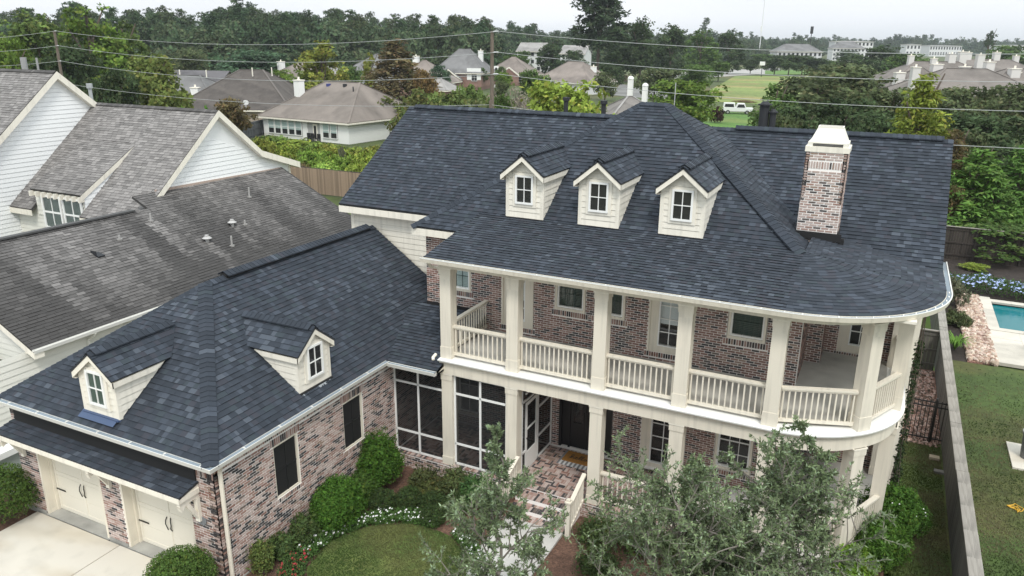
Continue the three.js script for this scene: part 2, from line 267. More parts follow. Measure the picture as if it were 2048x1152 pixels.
// ---------- the brick house ----------
const SH = [[0.02, 0.0262, 0.0365], [0.0235, 0.0305, 0.042], [0.027, 0.035, 0.048], [0.031, 0.0385, 0.052], [0.039, 0.049, 0.066], [0.031, 0.042, 0.052], [0.047, 0.058, 0.077], [0.064, 0.077, 0.097], [0.033, 0.036, 0.048]];
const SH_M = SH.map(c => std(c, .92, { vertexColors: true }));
const shPick = (r, p) => { const k = fbm(p[0] * .8 + p[1] * 2.6 + 40, p[2] * .8 + 40, 3) - .5; const t = cl1(r * .97 + k * .55); return t < .16 ? 0 : t < .32 ? 1 : t < .46 ? 2 : t < .55 ? 8 : t < .68 ? 3 : t < .76 ? 5 : t < .87 ? 4 : t < .96 ? 6 : 7; };
const H = thing('brick_house', 'large brick house with black shingle roof, cream wrap-around balcony and attached garage', 'house', [3, -.5, -3]);
const L = new Layers(H), RP = { pick: shPick, th: .016 };
const GY = -.12, GZ = 6.76, GX = -1.73, GL = -8.86, WZ = -2.55, GND = -.5;

// garage and front walls
const inBush = p => p[1] < .9 && p[0] > -1.9 && p[2] < 4.4;
brickWall(L, H, [GX, GND, GZ], [0, 0, -1], 9.25, 3.55, [[1.81, 1.62, 2.67, 3.07], [4.46, 1.60, 5.33, 3.05]], { wash: 1, seed: 21, hid: inBush, v0: .0,
  bands: [[1.72, 3.07, 2.76, 3.275], [4.37, 3.05, 5.42, 3.275], [0, 3.30, 7.0, 3.52], [1.72, 1.50, 2.76, 1.62], [4.37, 1.48, 5.42, 1.60]] });
brickWall(L, H, [GL, GY, GZ], [1, 0, 0], 7.13, 3.15, [[.76, 0, 3.17, 2.27], [3.89, 0, 6.30, 2.27]], { wash: 1, seed: 22, bands: [[0, 2.77, 7.13, 2.97]] });
new MB().box(GL, GL + .2, GND, 3.0, -4.4, GZ - .22).build('wall', M.mortar, H);
for (const b of [[GX - .02, GX + .035, GND - .3, -.16, -.1, GZ + .03], [GL - .03, GL + .74, GND, GY + .07, GZ - .1, GZ + .035], [-5.66, -5.0, GND, GY + .07, GZ - .1, GZ + .035], [-2.54, GX + .033, GND, GY + .07, GZ - .1, GZ + .04]]) new MB().box(...b).build('footing', M.footing, H);
// dark insect screens over the garage windows, in cream frames
for (const [z, y] of [[4.95, 1.12], [2.30, 1.10]]) {
  const f = new MB(), zz = z - .86, x0 = GX - .10, x1 = GX - .01; f.box(x0, x1, y, y + .05, zz, z); f.box(x0, x1, y + 1.40, y + 1.45, zz, z); f.box(x0, x1, y + .05, y + 1.40, zz, zz + .06); f.box(x0, x1, y + .05, y + 1.40, z - .03, z);
  const W = f.build('window', M.cream, H); new MB().box(GX - .055, GX - .045, y + .05, y + 1.40, zz + .06, z - .03).build('insect_screen', M.screenD, W);
  new MB().box(GX - .045, GX - .03, y + .05, y + 1.4, z - .455, z - .425).box(GX - .045, GX - .03, y + .70, y + .73, zz + .06, z - .03).build('glazing_bar', M.black, W);
}
// garage doors set back in cream jambs
for (const x of [-8.10, -4.97]) {
  const x1 = x + 2.41, j = new MB(); j.box(x, x + .07, GY, 2.15, GZ - .34, GZ + .012); j.box(x1 - .07, x1, GY, 2.15, GZ - .34, GZ + .012); j.box(x + .07, x1 - .07, 2.05, 2.15, GZ - .34, GZ + .012);
  j.box(x + .07, x + .11, GY, 2.05, GZ - .29, GZ - .22).box(x1 - .11, x1 - .07, GY, 2.05, GZ - .29, GZ - .22);
  j.build('door_jamb', M.cream, H);
  const d = new MB(); for (let i = 0; i < 4; i++) d.box(x + .07, x1 - .07, GY + .02 + i * .52, GY + .02 + i * .52 + .515, GZ - .34, GZ - .295);
  const D = d.build('garage_door', M.doorC, H), pn = new MB();
  pn.box(x + .12, x + .19, GY + .05, 2.02, GZ - .295, GZ - .283).box(x1 - .19, x1 - .12, GY + .05, 2.02, GZ - .295, GZ - .283).box(x + 1.16, x + 1.25, GY + .05, 2.02, GZ - .295, GZ - .283); for (const y of [GY + .05, .98, 1.9]) pn.box(x + .19, x1 - .19, y, y + .09, GZ - .295, GZ - .284); pn.build('door_trim', M.doorC, D);
  for (const y of [.52, 1.62]) new MB().bar([x + .10, y, GZ - .275], [x + .46, y, GZ - .275], .012, .035).build('strap_hinge', M.iron, D);
  for (const k of [-1, 1]) new MB().tube([[0, .36, 0], [.02 * k, .28, .03], [.035 * k, .18, .035], [-.005 * k, .08, .03], [.01 * k, 0, 0]].map(p => [x + 1.205 + k * .06 + p[0],    .56 + p[1], GZ - .28 + p[2]]), .013, 6).build('pull_handle', M.iron, D);
  new MB().box(x - .02, x1 + .02, GY - .02, GY + .012, GZ - .34, GZ + .05).build('door_sill', M.footing, H);
}
{ // oval house-number plaque without readable figures, and a small light box by the right door
  const q = []; for (let i = 0; i < 18; i++) { const a = i / 18 * 2 * Math.PI; q.push([-2.27 + .16 * Math.cos(a), 1.50 + .115 * Math.sin(a), GZ + .03]); } new MB().face(q).ribbon([...q, q[0]].map(p => mad(p, [0, 0, 1], -.03)), [...q, q[0]]).build('plaque', std([.18, .19, .20], .6), H);
}
// garage roof: front hip, two long slopes
const EY = 3.15, ex = -1.58, ez = 6.94, el = -9.0, pk = [-5.29, 5.72, 3.24], pkB = [-5.29, 5.72, -4.25];
roofPlane(L, H, [[el, EY, ez], [ex, EY, ez], pk], SH, { ...RP, seed: 31 });
roofPlane(L, H, [[ex, EY, ez], [ex, EY, -4.25], pkB, pk], SH, { ...RP, seed: 32, hid: p => p[2] < -1.0 && p[0] > -2.6 });
roofPlane(L, H, [[el, EY, -4.25], [el, EY, ez], pk, pkB], SH, { ...RP, seed: 33 });
caps(L, H, [ex + .02, EY + .01, ez + .02], pk, SH, { seed: 4, w: .18, drop: .055 }); caps(L, H, [el, EY, ez], pk, SH, { seed: 5 });
function ridgeVent(a, b, seed, w = .2) { // black slotted vent under a row of raised cap shingles
  const d = nrm(sub(b, a)), s = nrm(cross(d, UPV)), m = new MB(); m.obox(mad(mad(a, s, w * .55), [0, -1, 0], .15), mul(s, -1.1 * w), [0, .15, 0], sub(b, a)); m.build('ridge_vent', M.flash, H); caps(L, H, a, b, SH, { seed, w, lift: .035, drop: .095 });
}
ridgeVent([-5.29, 5.80, 2.6], [-5.29, 5.80, -3.9], 6); caps(L, H, pk, [-5.29, 5.73, 2.6], SH, { seed: 7 }); caps(L, H, [-5.29, 5.73, -3.9], pkB, SH, { seed: 8 });
new MB().box(-5.31, ex, 2.9, 2.98, -4.25, -4.2).build('rake_board', M.trim, H);
// white gutter with galvanised inside along front and side
const gut = (path, name = 'gutter', mat = M.gutter) => { const P = [[0, -.11], [.105, -.11], [.125, -.02], [.13, 0], [.118, .004], [.108, -.016], [.012, -.016], [.01, .004], [0, .004]]; const g = new MB().sweep(path, P).build(name, mat, H); new MB().sweep(path, [[.014, -.018], [.107, -.018], [.107, -.010], [.014, -.010]]).build('gutter_bed', M.gutterIn, g); return g; };
const gP = [[el, EY, ez], [ex, EY, ez], [ex, EY, .45]].reverse();
gut(gP.map(p => p).reverse());
{ const g = new MB(); for (let z = 6; z > .6; z -= 1.15) g.box(ex + .01, ex + .10, EY - .02, EY + .008, z, z + .025); for (let x = -8.4; x < -1.8; x += 1.1) g.box(x, x + .025, EY - .02, EY + .008, ez + .01, ez + .10); g.build('gutter_strap', M.gutter, H); }
new MB().box(GL, GX + .05, 3.0, 3.06, GZ + .0, ez).box(GX, ex, 3.0, 3.06, -.1, ez).build('soffit', M.trim, H);
{ const x = GX + .065; new MB().tube([[ex + .02, 3.05, 6.66], [x + .02, 2.93, 6.64], [x, 2.86, 6.63], [x, -.15, 6.63], [x + .04, -.3, 6.63], [x + .16, -.36, 6.63]], .052, 8).build('downspout', M.cream, H); }
// shingled canopy over the garage doors: flashing, boards and brackets
{
  const x0 = -8.72, x1 = -2.2; roofPlane(L, H, [[x0, 2.40, 7.34], [x1, 2.40, 7.34], [x1, 2.53, GZ + .02], [x0, 2.53, GZ + .02]], SH, { ...RP, seed: 41, name: 'canopy_roof', deck: .05 });
  new MB().box(x0 + .08, x1 - .06, 2.50, 2.99, GZ + .014, GZ + .05).build('flashing', M.flash, H);
  new MB().box(x0, x1, 2.25, 2.375, 7.30, 7.35).box(x1 - .05, x1, 2.25, 2.375, GZ + .02, 7.30).box(x0, x0 + .05, 2.25, 2.375, GZ + .02, 7.30).build('canopy_fascia', M.trim, H);
  new MB().face([[x1 - .02, 2.375, 7.32], [x1 - .02, 2.375, GZ + .02], [x1 - .02, 2.50, GZ + .02]]).build('canopy_end', M.trim, H);
  for (const x of [x0 + .1, -5.35, x1 - .14]) { const b = new MB(); b.box(x, x + .1, 2.13, 2.25, GZ + .02, 7.30); b.bar([x + .05, 1.62, GZ + .07], [x + .05, 2.14, 7.12], .09, .09); b.box(x - .01, x + .11, 1.5, 2.12, GZ + .012, GZ + .09); b.face([[x, 2.13, 7.31], [x, 2.0, 7.27], [x, 2.13, 7.12]]).face([[x + .1, 2.13, 7.12], [x + .1, 2.0, 7.27], [x + .1, 2.13, 7.31]]).face([[x, 2.13, 7.31], [x + .1, 2.13, 7.31], [x + .1, 2.0, 7.27], [x, 2.0, 7.27]]); b.build('bracket', M.trim, H); }
}
// gabled dormers: r runs along the front, f points out, m is the slope of the roof behind
function dormer(c, r, m, o) {
  const f = cross(r, UPV), at = (a, y, d) => [c[0] + r[0] * a + f[0] * d, c[1] + y, c[2] + r[2] * a + f[2] * d], W = o.W / 2, ye = o.ye, ya = o.ya, ov = o.ov || .26, sp = W + .115, sl = (ya - ye) / sp, back = y => -y / m;
  const yw = ya - sl * W - .06, w = new MB();
  w.face([at(-W, 0, 0), at(W, 0, 0), at(W, yw, 0), at(0, ya - .06, 0), at(-W, yw, 0)]); w.face([at(W, 0, 0), at(W, yw, back(yw)), at(W, yw, 0)]); w.face([at(-W, 0, 0), at(-W, yw, 0), at(-W, yw, back(yw))]);
  const D = w.build('dormer', M.siding, H);
  planks(D, [at(-W, 0, 0), at(W, 0, 0), at(W, yw, 0), at(0, ya - .06, 0), at(-W, yw, 0)], M.siding, { E: .165, t: .026 });
  for (const k of [1, -1]) planks(D, (k > 0 ? [at(W, 0, 0), at(W, yw, back(yw)), at(W, yw, 0)] : [at(-W, 0, 0), at(-W, yw, 0), at(-W, yw, back(yw))]), M.siding, { E: .165, t: .026 });
  for (const k of [-1, 1]) new MB().obox(at(k > 0 ? W - .09 : -W - .022, 0, -.0), mul(r, .112), [0, yw - .02, 0], mul(f, .024)).obox(at(k > 0 ? W : -W - .022, 0, -.08), mul(r, .022), [0, yw - .02, 0], mul(f, .08)).build('corner_board', M.trim, D);
  for (const k of [-1, 1]) { // roof slopes, rake boards, eave boards
    const A = at(k * sp, ye, ov), B = at(0, ya, ov), C = at(0, ya, back(ya) - .05), E = at(k * sp, ye, back(ye) - .02), q = k > 0 ? [A, E, C, B] : [E, A, B, C];
    roofPlane(L, D, q, SH, { ...RP, seed: 50 + (c[0] * 7 | 0) + k, name: 'dormer_roof', deck: .035, th: .012 });
    const A2 = at(k * (sp - .015), ye - .045, ov - .012), B2 = at(0, ya - .045, ov - .012), bd = new MB(), dn = [0, -.14, 0], bk = mul(f, -.03);
    bd.face(k > 0 ? [add(A2, dn), A2, B2, add(B2, dn)] : [add(B2, dn), B2, A2, add(A2, dn)]); bd.face(k > 0 ? [A2, add(A2, dn), add(add(A2, dn), bk), add(A2, bk)] : [add(A2, bk), add(add(A2, dn), bk), add(A2, dn), A2]); bd.face(k > 0 ? [add(A2, dn), add(B2, dn), add(add(B2, dn), bk), add(add(A2, dn), bk)] : [add(add(A2, dn), bk), add(add(B2, dn), bk), add(B2, dn), add(A2, dn)]); bd.build('rake_board', M.trim, D);
    const E2 = at(k * (sp - .015), ye - .045, back(ye - .1) + .06), F2 = at(k * (sp - .015), ye - .185, back(ye - .28) + .04), eb = new MB(); eb.face(k > 0 ? [A2, E2, F2, add(A2, dn)].reverse() : [A2, E2, F2, add(A2, dn)]); eb.face(k > 0 ? [add(A2, dn), F2, at(W, ye - .185, back(ye - .28)), at(W, ye - .185, ov - .03)] : [F2, add(A2, dn), at(-W, ye - .185, ov - .03), at(-W, ye - .185, back(ye - .28))]); eb.build('eave_board', M.trim, D);
  }
  { const a = at(0, ya + .02, ov - .1), b = at(0, ya + .02, back(ya) + .12), s = mul(r, .15); new MB().obox(mad(mad(a, r, .08), [0, -1, 0], .12), mul(r, -.16), [0, .12, 0], sub(b, a)).build('ridge_vent', M.flash, D); caps(L, D, a, b, SH, { seed: 60 + (c[0] | 0), w: .16, lift: .03, drop: .095 }); caps(L, D, at(0, ya, ov), a, SH, { w: .12, drop: .08 }); }
  const ww = o.ww, wh = o.wh, wy = o.wy; new MB().obox(at(-ww / 2 - .085, wy - .085, 0), mul(r, ww + .17), [0, .085, 0], mul(f, .045)).obox(at(-ww / 2 - .085, wy, 0), mul(r, .085), [0, wh, 0], mul(f, .045)).obox(at(ww / 2, wy, 0), mul(r, .085), [0, wh, 0], mul(f, .045)).obox(at(-ww / 2 - .085, wy + wh, 0), mul(r, ww + .17), [0, .07, 0], mul(f, .045)).build('window_trim', M.siding, D);
  windowUnit(H, 'window', at(-ww / 2, wy, .085), r, ww, wh, { d: .05, f: .055, cols: 2, rows: 2, bk: .05, blind: o.blind || M.dark });
  new MB().obox(at(-W - .02, -.035, -.02), mul(r, o.W + .04), [0, .04, 0], mul(f, .1)).build('flashing', o.fl || M.flash, D);
}
const dm = { W: 1.17, ye: 1.30, ya: 1.87, ww: .57, wh: .84, wy: .42 };
for (const x of [1.21, 3.49, 5.83]) dormer([x, 6.965, -2.85], [1, 0, 0], .70, dm);
const dg = { W: 1.2, ye: 1.04, ya: 1.60, ww: .58, wh: .88, wy: .245, ov: .14 };
dormer([-5.3, 3.395, 6.66], [1, 0, 0], .69, { ...dg, blind: M.blindG, fl: std([.05, .08, .16], .5) });
dormer([-1.94, 3.395, 3.06], [0, 0, -1], .69, dg);
new MB().face([[-5.95, 3.29, 6.86], [-4.72, 3.29, 6.86], [-4.72, 3.42, 6.67], [-5.95, 3.42, 6.67]]).build('flashing', std([.045, .075, .15], .45), H);
{ const R = rngf(9), m = new MB(); for (let i = 0; i < 16; i++) { const z = 3.66 - i * .075, w = .05 + R() * .06; m.face([[-1.80 - R() * .03, 3.325, z], [-1.80 - R() * .03, 3.325, z - w], [-1.90, 3.395, z - w - .01], [-1.90, 3.395, z]]); } m.build('flashing', std([.34, .36, .38], .45, { metalness: .4 }), H); }

// main roofs
const LX = -6.6, RX = 12.2, FB = -2.75, FY = 6.95, C9 = 9.0;
roofPlane(L, H, [[LX, 6.41, -4.1], [.8, 6.41, -4.1], [3.6, 9.40, -8.77], [LX, 9.40, -8.77]], SH, { ...RP, seed: 71, deck: .12 });
roofPlane(L, H, [[-2.3, 6.49, -2.15], [9.4, 6.49, -2.15], [4.13, 10.06, -7.25], [3.21, 10.06, -7.25]], SH, { ...RP, seed: 72, hid: p => p[2] > FB && p[0] > -.3 });
roofPlane(L, H, [[9.4, 6.49, -2.15], [9.4, 6.49, -12.35], [4.13, 10.06, -7.25]], SH, { ...RP, seed: 73 });
roofPlane(L, H, [[7.0, 6.30, -4.44], [RX, 6.30, -4.44], [RX, 9.22, -9.15], [4.3, 9.22, -9.15]], SH, { ...RP, seed: 74, hid: p => p[0] < 9.2 && p[1] < 8 });
for (const q of [[[LX, 9.40, -8.77], [3.6, 9.40, -8.77], [3.6, 6.41, -13.4], [LX, 6.41, -13.4]], [[-2.3, 6.49, -12.35], [-2.3, 6.49, -2.15], [3.21, 10.06, -7.25]], [[9.4, 6.49, -12.35], [-2.3, 6.49, -12.35], [3.21, 10.06, -7.25], [4.13, 10.06, -7.25]], [[4.3, 9.22, -9.15], [RX, 9.22, -9.15], [RX, 6.3, -13.8], [7, 6.3, -13.8]]]) roofPlane(L, H, q, SH, { bare: 1 });
caps(L, H, [-2.3, 6.50, -2.15], [3.21, 10.07, -7.25], SH, { seed: 81 }); caps(L, H, [9.0, 6.95, -2.65], [4.13, 10.07, -7.25], SH, { seed: 82, w: .2 }); caps(L, H, [3.21, 10.07, -7.25], [4.13, 10.07, -7.25], SH, { seed: 83 });
caps(L, H, [3.0, 9.41, -8.77], [LX, 9.41, -8.77], SH, { seed: 84 }); ridgeVent([-6.3, 9.46, -8.77], [1.9, 9.46, -8.77], 85, .17);
caps(L, H, [5.0, 9.23, -9.15], [RX, 9.23, -9.15], SH, { seed: 86 }); ridgeVent([5.9, 9.28, -9.15], [11.95, 9.28, -9.15], 87, .17);
// low porch roof: straight run, elliptical fan at the corner, strip along the right side
const EYP = 6.38, EZ = .40, fanA = 3.22, fanB = EZ - FB;
{
  roofPlane(L, H, [[-.25, EYP, EZ], [C9, EYP, EZ], [C9, FY, FB], [-.25, FY, FB]], SH, { ...RP, seed: 91, deck: .1 });
  const sk = new MB(), N = 24, e = t => [C9 + fanA * Math.sin(t), EYP - .012, FB + fanB * Math.cos(t)]; for (let i = 0; i < N; i++) { const a = e(i / N * Math.PI / 2), b = e((i + 1) / N * Math.PI / 2); sk.face([a, b, [C9, FY - .012, FB]]); }
  const F = sk.build('roof', M.deck, H), R = rngf(92), rows = 22;
  for (let j = 0; j < rows; j++) { const t0 = 1 - j / rows, t1 = Math.max(.001, 1 - (j + 1) / rows), P = (a, t, k) => [C9 + fanA * t * Math.sin(a), lerp(FY, EYP, t) + k, FB + fanB * t * Math.cos(a)];
    for (let a = 0; a < Math.PI / 2 - .002;) { const w = Math.min((.11 + R() * .17) / (3.2 * Math.max(.12, t0)), Math.PI / 2 - a), b = a + w, c = P(a + w / 2, (t0 + t1) / 2, 0), ci = shPick(R(), c), th = .013 + (R() < .4 ? .008 : 0), n = nrm([.18 * Math.sin(a + w / 2), 1, .18 * Math.cos(a + w / 2)]), a0 = a, n2 = w > .2 ? 4 : w > .09 ? 2 : 1;
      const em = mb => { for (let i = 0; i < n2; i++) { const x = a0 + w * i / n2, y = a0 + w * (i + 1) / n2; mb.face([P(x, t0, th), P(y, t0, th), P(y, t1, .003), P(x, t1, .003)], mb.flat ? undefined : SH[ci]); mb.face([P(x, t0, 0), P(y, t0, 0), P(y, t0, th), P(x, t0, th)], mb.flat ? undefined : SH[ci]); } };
      L.push('shingle', { c, n, size: 3.2 * t0 * w * .145, full: false, ci, parent: F, emit: em }); a = b; } }
  roofPlane(L, H, [[C9 + fanA, EYP, FB], [C9 + fanA, EYP, -5.75], [C9, FY, -5.75], [C9, FY, FB]], SH, { ...RP, seed: 93 });
  new MB().face([[-.25, EYP - .02, EZ], [-.25, EYP - .14, EZ], [-.25, FY - .3, FB + .4], [-.25, FY - .02, FB]].reverse()).build('rake_board', M.trim, H);
}
// paths round the porch at a given distance outside the column line
const PC = [9.0, -2.64];
const porchPath = (off, y, x0 = -.02, zEnd = -5.4, N = 28) => { const r = 2.64 + off, P = [[x0, y, off]]; for (let i = 0; i <= N; i++) { const a = i / N * Math.PI / 2; P.push([PC[0] + r * Math.sin(a), y, PC[1] + r * Math.cos(a)]); } P.push([PC[0] + r, y, zEnd]); return P; };
const eavePath = (k = 0, y = EYP, N = 28) => { const P = [[-.28, y, EZ + k]]; for (let i = 0; i <= N; i++) { const a = i / N * Math.PI / 2; P.push([C9 + (fanA + k) * Math.sin(a), y, FB + (fanB + k) * Math.cos(a)]); } P.push([C9 + fanA + k, y, -5.75]); return P; };
gut(eavePath(0), 'gutter', M.cream); new MB().sweep(eavePath(0), [[.112, -.004], [.131, -.004], [.131, .01], [.105, .01]]).build('gutter_lip', M.gutter, H);
{ const g = new MB(), ep = eavePath(.06, EYP); for (let i = 1; i < ep.length - 1; i += 2) g.box(ep[i][0] - .012, ep[i][0] + .012, EYP - .03, EYP + .006, ep[i][2] - .06, ep[i][2] + .06); for (let x = .4; x < 9; x += .9) g.box(x, x + .025, EYP - .03, EYP + .006, EZ + .01, EZ + .10); g.build('gutter_strap', M.gutter, H); }
new MB().ribbon(porchPath(.0, 6.23), eavePath(.0, 6.25)).build('soffit', M.trim, H);
new MB().sweep(porchPath(0, 0), [[-.36, 6.04], [.04, 6.04], [.04, 6.13], [.07, 6.15], [.07, 6.20], [.15, 6.24], [.22, 6.27], [-.36, 6.27]]).build('frieze_beam', M.cream, H);
new MB().sweep(porchPath(0, 0), [[-.38, 2.92], [.03, 2.92], [.03, 3.22], [.07, 3.25], [.07, 3.285], [.11, 3.30], [.13, 3.325], [-.38, 3.325]]).build('balcony_beam', M.cream, H); new MB().sweep(porchPath(0, 0, -.03), [[-.38, 3.328], [.15, 3.328], [.155, 3.362], [-.05, 3.387], [-.38, 3.387]]).build('balcony_ledge', M.white, H);
new MB().box(-.02, 9, 2.9, 3.0, WZ, -.38).box(9, 11.3, 2.9, 3.0, -5.4, -2.64).build('porch_ceiling', M.trim, H);
{ const f = new MB(), q = porchPath(-.3, 3.40), N = q.length; f.box(-.02, 9, 3.30, 3.40, WZ, -.3); for (let i = 1; i < N - 2; i++) f.face([q[i], q[i + 1], [9, 3.40, PC[1]]]); f.face([[9, 3.4, PC[1]], [11.34, 3.4, PC[1]], [11.34, 3.4, -5.45], [9, 3.4, -5.45]]); f.build('balcony_floor', M.floor, H); }
new MB().box(-.02, 9.3, 6.2, 6.26, WZ, -.3).box(9.2, 11.6, 6.2, 6.26, -5.45, -.5).build('porch_ceiling', M.trim, H);

// columns: shaft, base block, capital
function column(x, z, ang, y0, y1, base) {
  const w = .335, r = [Math.cos(ang), 0, -Math.sin(ang)], f = [Math.sin(ang), 0, Math.cos(ang)], bx = (g, y, yy) => new MB().obox(mad(mad([x, y, z], r, -w / 2 - g), f, -w / 2 - g), mul(r, w + 2 * g), [0, yy - y, 0], mul(f, w + 2 * g));
  const S = bx(0, y0, y1).build('column', M.cream, H); bx(.012, y0, y0 + base).build('column_base', M.cream, S);
  const cp = new MB(), q = bx(.018, y1 - .20, y1); q.p.length && q.build('column_capital', M.cream, S); bx(.03, y1 - .035, y1 - .002).build('capital_moulding', M.trim, S);
}
const COLS = [[.168, -.168, 0], [2.218, -.168, 0], [4.67, -.168, 0], [6.778, -.168, 0], [8.92, -.168, 0], [PC[0] + 2.52 * Math.sin(.80), PC[1] + 2.52 * Math.cos(.80), .80], [PC[0] + 2.53 * Math.sin(1.5), PC[1] + 2.53 * Math.cos(1.5), 1.5], [11.5, -5.25, Math.PI / 2]];
for (const [x, z, a] of COLS) { column(x, z, a, 3.385, 6.04, .34); column(x, z, a, 0, 2.92, .25); }
// balcony and porch railings: rails and single balusters
function railing(a, b, y, hgt, n) {
  const A = [a[0], y, a[1]], B = [b[0], y, b[1]], up = k => [0, k, 0], t = new MB(); t.bar(add(A, up(hgt)), add(B, up(hgt)), .13, .05).bar(add(A, up(hgt - .045)), add(B, up(hgt - .045)), .075, .05);
  const P = t.build('railing', M.cream, H); new MB().bar(add(A, up(.12)), add(B, up(.12)), .06, .085).build('bottom_rail', M.cream, P);
  for (let i = 0; i < n; i++) { const p = lerp3(A, B, (i + .5) / n); new MB().bar(add(p, up(.16)), add(p, up(hgt - .06)), .034, .034, undefined, [b[0] - a[0], 0, b[1] - a[1]]).build('baluster', M.cream, P); }
}
const RY = 3.39, RZ = -.17;
for (const [i, n] of [[0, 12], [1, 16], [2, 13], [3, 13]]) railing([COLS[i][0] + .16, RZ], [COLS[i + 1][0] - .16, RZ], RY, .94, n);
railing([9.08, RZ - .02], [COLS[5][0] - .12, COLS[5][1] + .13], RY, .94, 13); railing([COLS[5][0] + .12, COLS[5][1] - .12], [COLS[6][0], COLS[6][1] + .15], RY, .94, 13); railing([11.52, -2.6], [11.5, -5.1], RY, .94, 18);
railing([.12, -.33], [.12, WZ + .03], RY, .94, 15);
for (const [i, n] of [[2, 13], [3, 13]]) railing([COLS[i][0] + .16, RZ], [COLS[i + 1][0] - .16, RZ], 0, .92, n);
railing([9.08, RZ - .02], [COLS[5][0] - .12, COLS[5][1] + .13], 0, .92, 13); railing([COLS[5][0] + .12, COLS[5][1] - .12], [COLS[6][0], COLS[6][1] + .15], 0, .92, 13);

// back walls of porch and balcony
const UW = [1, 0, 0], WX = -2.03;
const U = x => x - WX;
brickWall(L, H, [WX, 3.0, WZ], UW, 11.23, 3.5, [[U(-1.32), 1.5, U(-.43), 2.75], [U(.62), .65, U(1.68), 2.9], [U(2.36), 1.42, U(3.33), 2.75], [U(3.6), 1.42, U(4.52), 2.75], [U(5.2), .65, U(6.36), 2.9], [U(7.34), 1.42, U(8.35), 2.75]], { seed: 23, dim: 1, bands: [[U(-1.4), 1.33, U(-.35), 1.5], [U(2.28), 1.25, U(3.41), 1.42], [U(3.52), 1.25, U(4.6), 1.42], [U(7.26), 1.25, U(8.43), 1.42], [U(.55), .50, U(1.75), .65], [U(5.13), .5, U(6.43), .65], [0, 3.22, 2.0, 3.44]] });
const wn = (x, y, w, h, o) => { new MB().box(x - .06, x, y - .075, y + h, WZ - .1, WZ + .014).box(x + w, x + w + .06, y - .075, y + h, WZ - .1, WZ + .014).box(x, x + w, y - .075, y, WZ - .1, WZ + .016).build('window_trim', M.cream, H); windowUnit(H, 'window', [x, y, WZ - .02], UW, w, h, o); };
wn(-1.25, 4.57, .75, 1.18, { cols: 3, rows: 3, m: .012, blind: M.blindT, slats: 24, bar: M.blindG });
for (const [x, w] of [[2.435, .82], [3.675, .77], [7.415, .86]]) wn(x, 4.5, w, 1.25, { cols: 3, rows: 3, m: .010, blind: M.blindG, slats: 26, bar: M.blindG });
for (const [x, w] of [[.62, 1.06], [5.2, 1.16]]) { // french doors: cream stiles round a tall pane
  new MB().box(x, x + .28, 3.65, 5.9, WZ - .1, WZ - .02).box(x + w - .28, x + w, 3.65, 5.9, WZ - .1, WZ - .02).box(x + .28, x + w - .28, 3.65, 3.84, WZ - .1, WZ - .02).build('door', M.cream, H); new MB().box(x - .0, x + .05, 3.65, 5.9, WZ - .02, WZ + .02).box(x + w - .05, x + w, 3.65, 5.9, WZ - .02, WZ + .02).build('door_trim', M.cream, H);
  windowUnit(H, 'window', [x + .28, 3.84, WZ - .015], UW, w - .56, 2.0, { f: .035, cols: 2, rows: 5, blind: M.blindW, cut: .62 });
}
brickWall(L, H, [9.2, 3.0, WZ - .22], [0, 0, -1], 1.68, 3.5, [], { seed: 24, dim: 1 });
brickWall(L, H, [9.2 - .05, 3.0, -4.45], UW, .47, 3.5, [], { seed: 25, dim: 1 }); brickWall(L, H, [9.62, 3.0, -4.45], [0, 0, -1], 1.0, 3.5, [], { seed: 26, dim: 1 });
brickWall(L, H, [9.62, 3.0, -5.45], UW, 2.0, 3.5, [[.36, .48, 1.5, 2.8]], { seed: 27, dim: 1, bands: [[.3, .40, 1.56, .48]] });
new MB().box(9.98, 10.26, 3.49, 5.8, -5.57, -5.45).box(10.82, 11.1, 3.49, 5.8, -5.57, -5.45).box(10.26, 10.82, 3.49, 3.72, -5.57, -5.45).build('door', M.cream, H); windowUnit(H, 'window', [10.26, 3.72, -5.44], UW, .56, 2.0, { f: .035, cols: 2, rows: 5 });
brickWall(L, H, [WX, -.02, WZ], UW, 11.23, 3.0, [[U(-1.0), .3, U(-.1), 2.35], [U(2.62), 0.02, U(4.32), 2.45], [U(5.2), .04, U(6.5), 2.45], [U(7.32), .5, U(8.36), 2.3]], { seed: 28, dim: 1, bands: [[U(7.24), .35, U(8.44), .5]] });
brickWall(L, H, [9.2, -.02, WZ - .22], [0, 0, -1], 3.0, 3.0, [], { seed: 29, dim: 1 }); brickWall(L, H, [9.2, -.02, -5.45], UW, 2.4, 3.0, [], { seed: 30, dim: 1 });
wn(7.395, .58, .89, 1.65, { cols: 3, rows: 4, m: .014, meet: 2, f: .05 }); wn(-.92, .38, .74, 1.9, { cols: 2, rows: 4 });
new MB().box(5.2, 5.48, 0, 2.4, WZ - .1, WZ - .02).box(6.22, 6.5, 0, 2.4, WZ - .1, WZ - .02).box(5.48, 6.22, 0, .16, WZ - .1, WZ - .02).build('door', M.cream, H); windowUnit(H, 'window', [5.48, .16, WZ - .015], UW, .74, 2.15, { f: .035, cols: 2, rows: 5 });
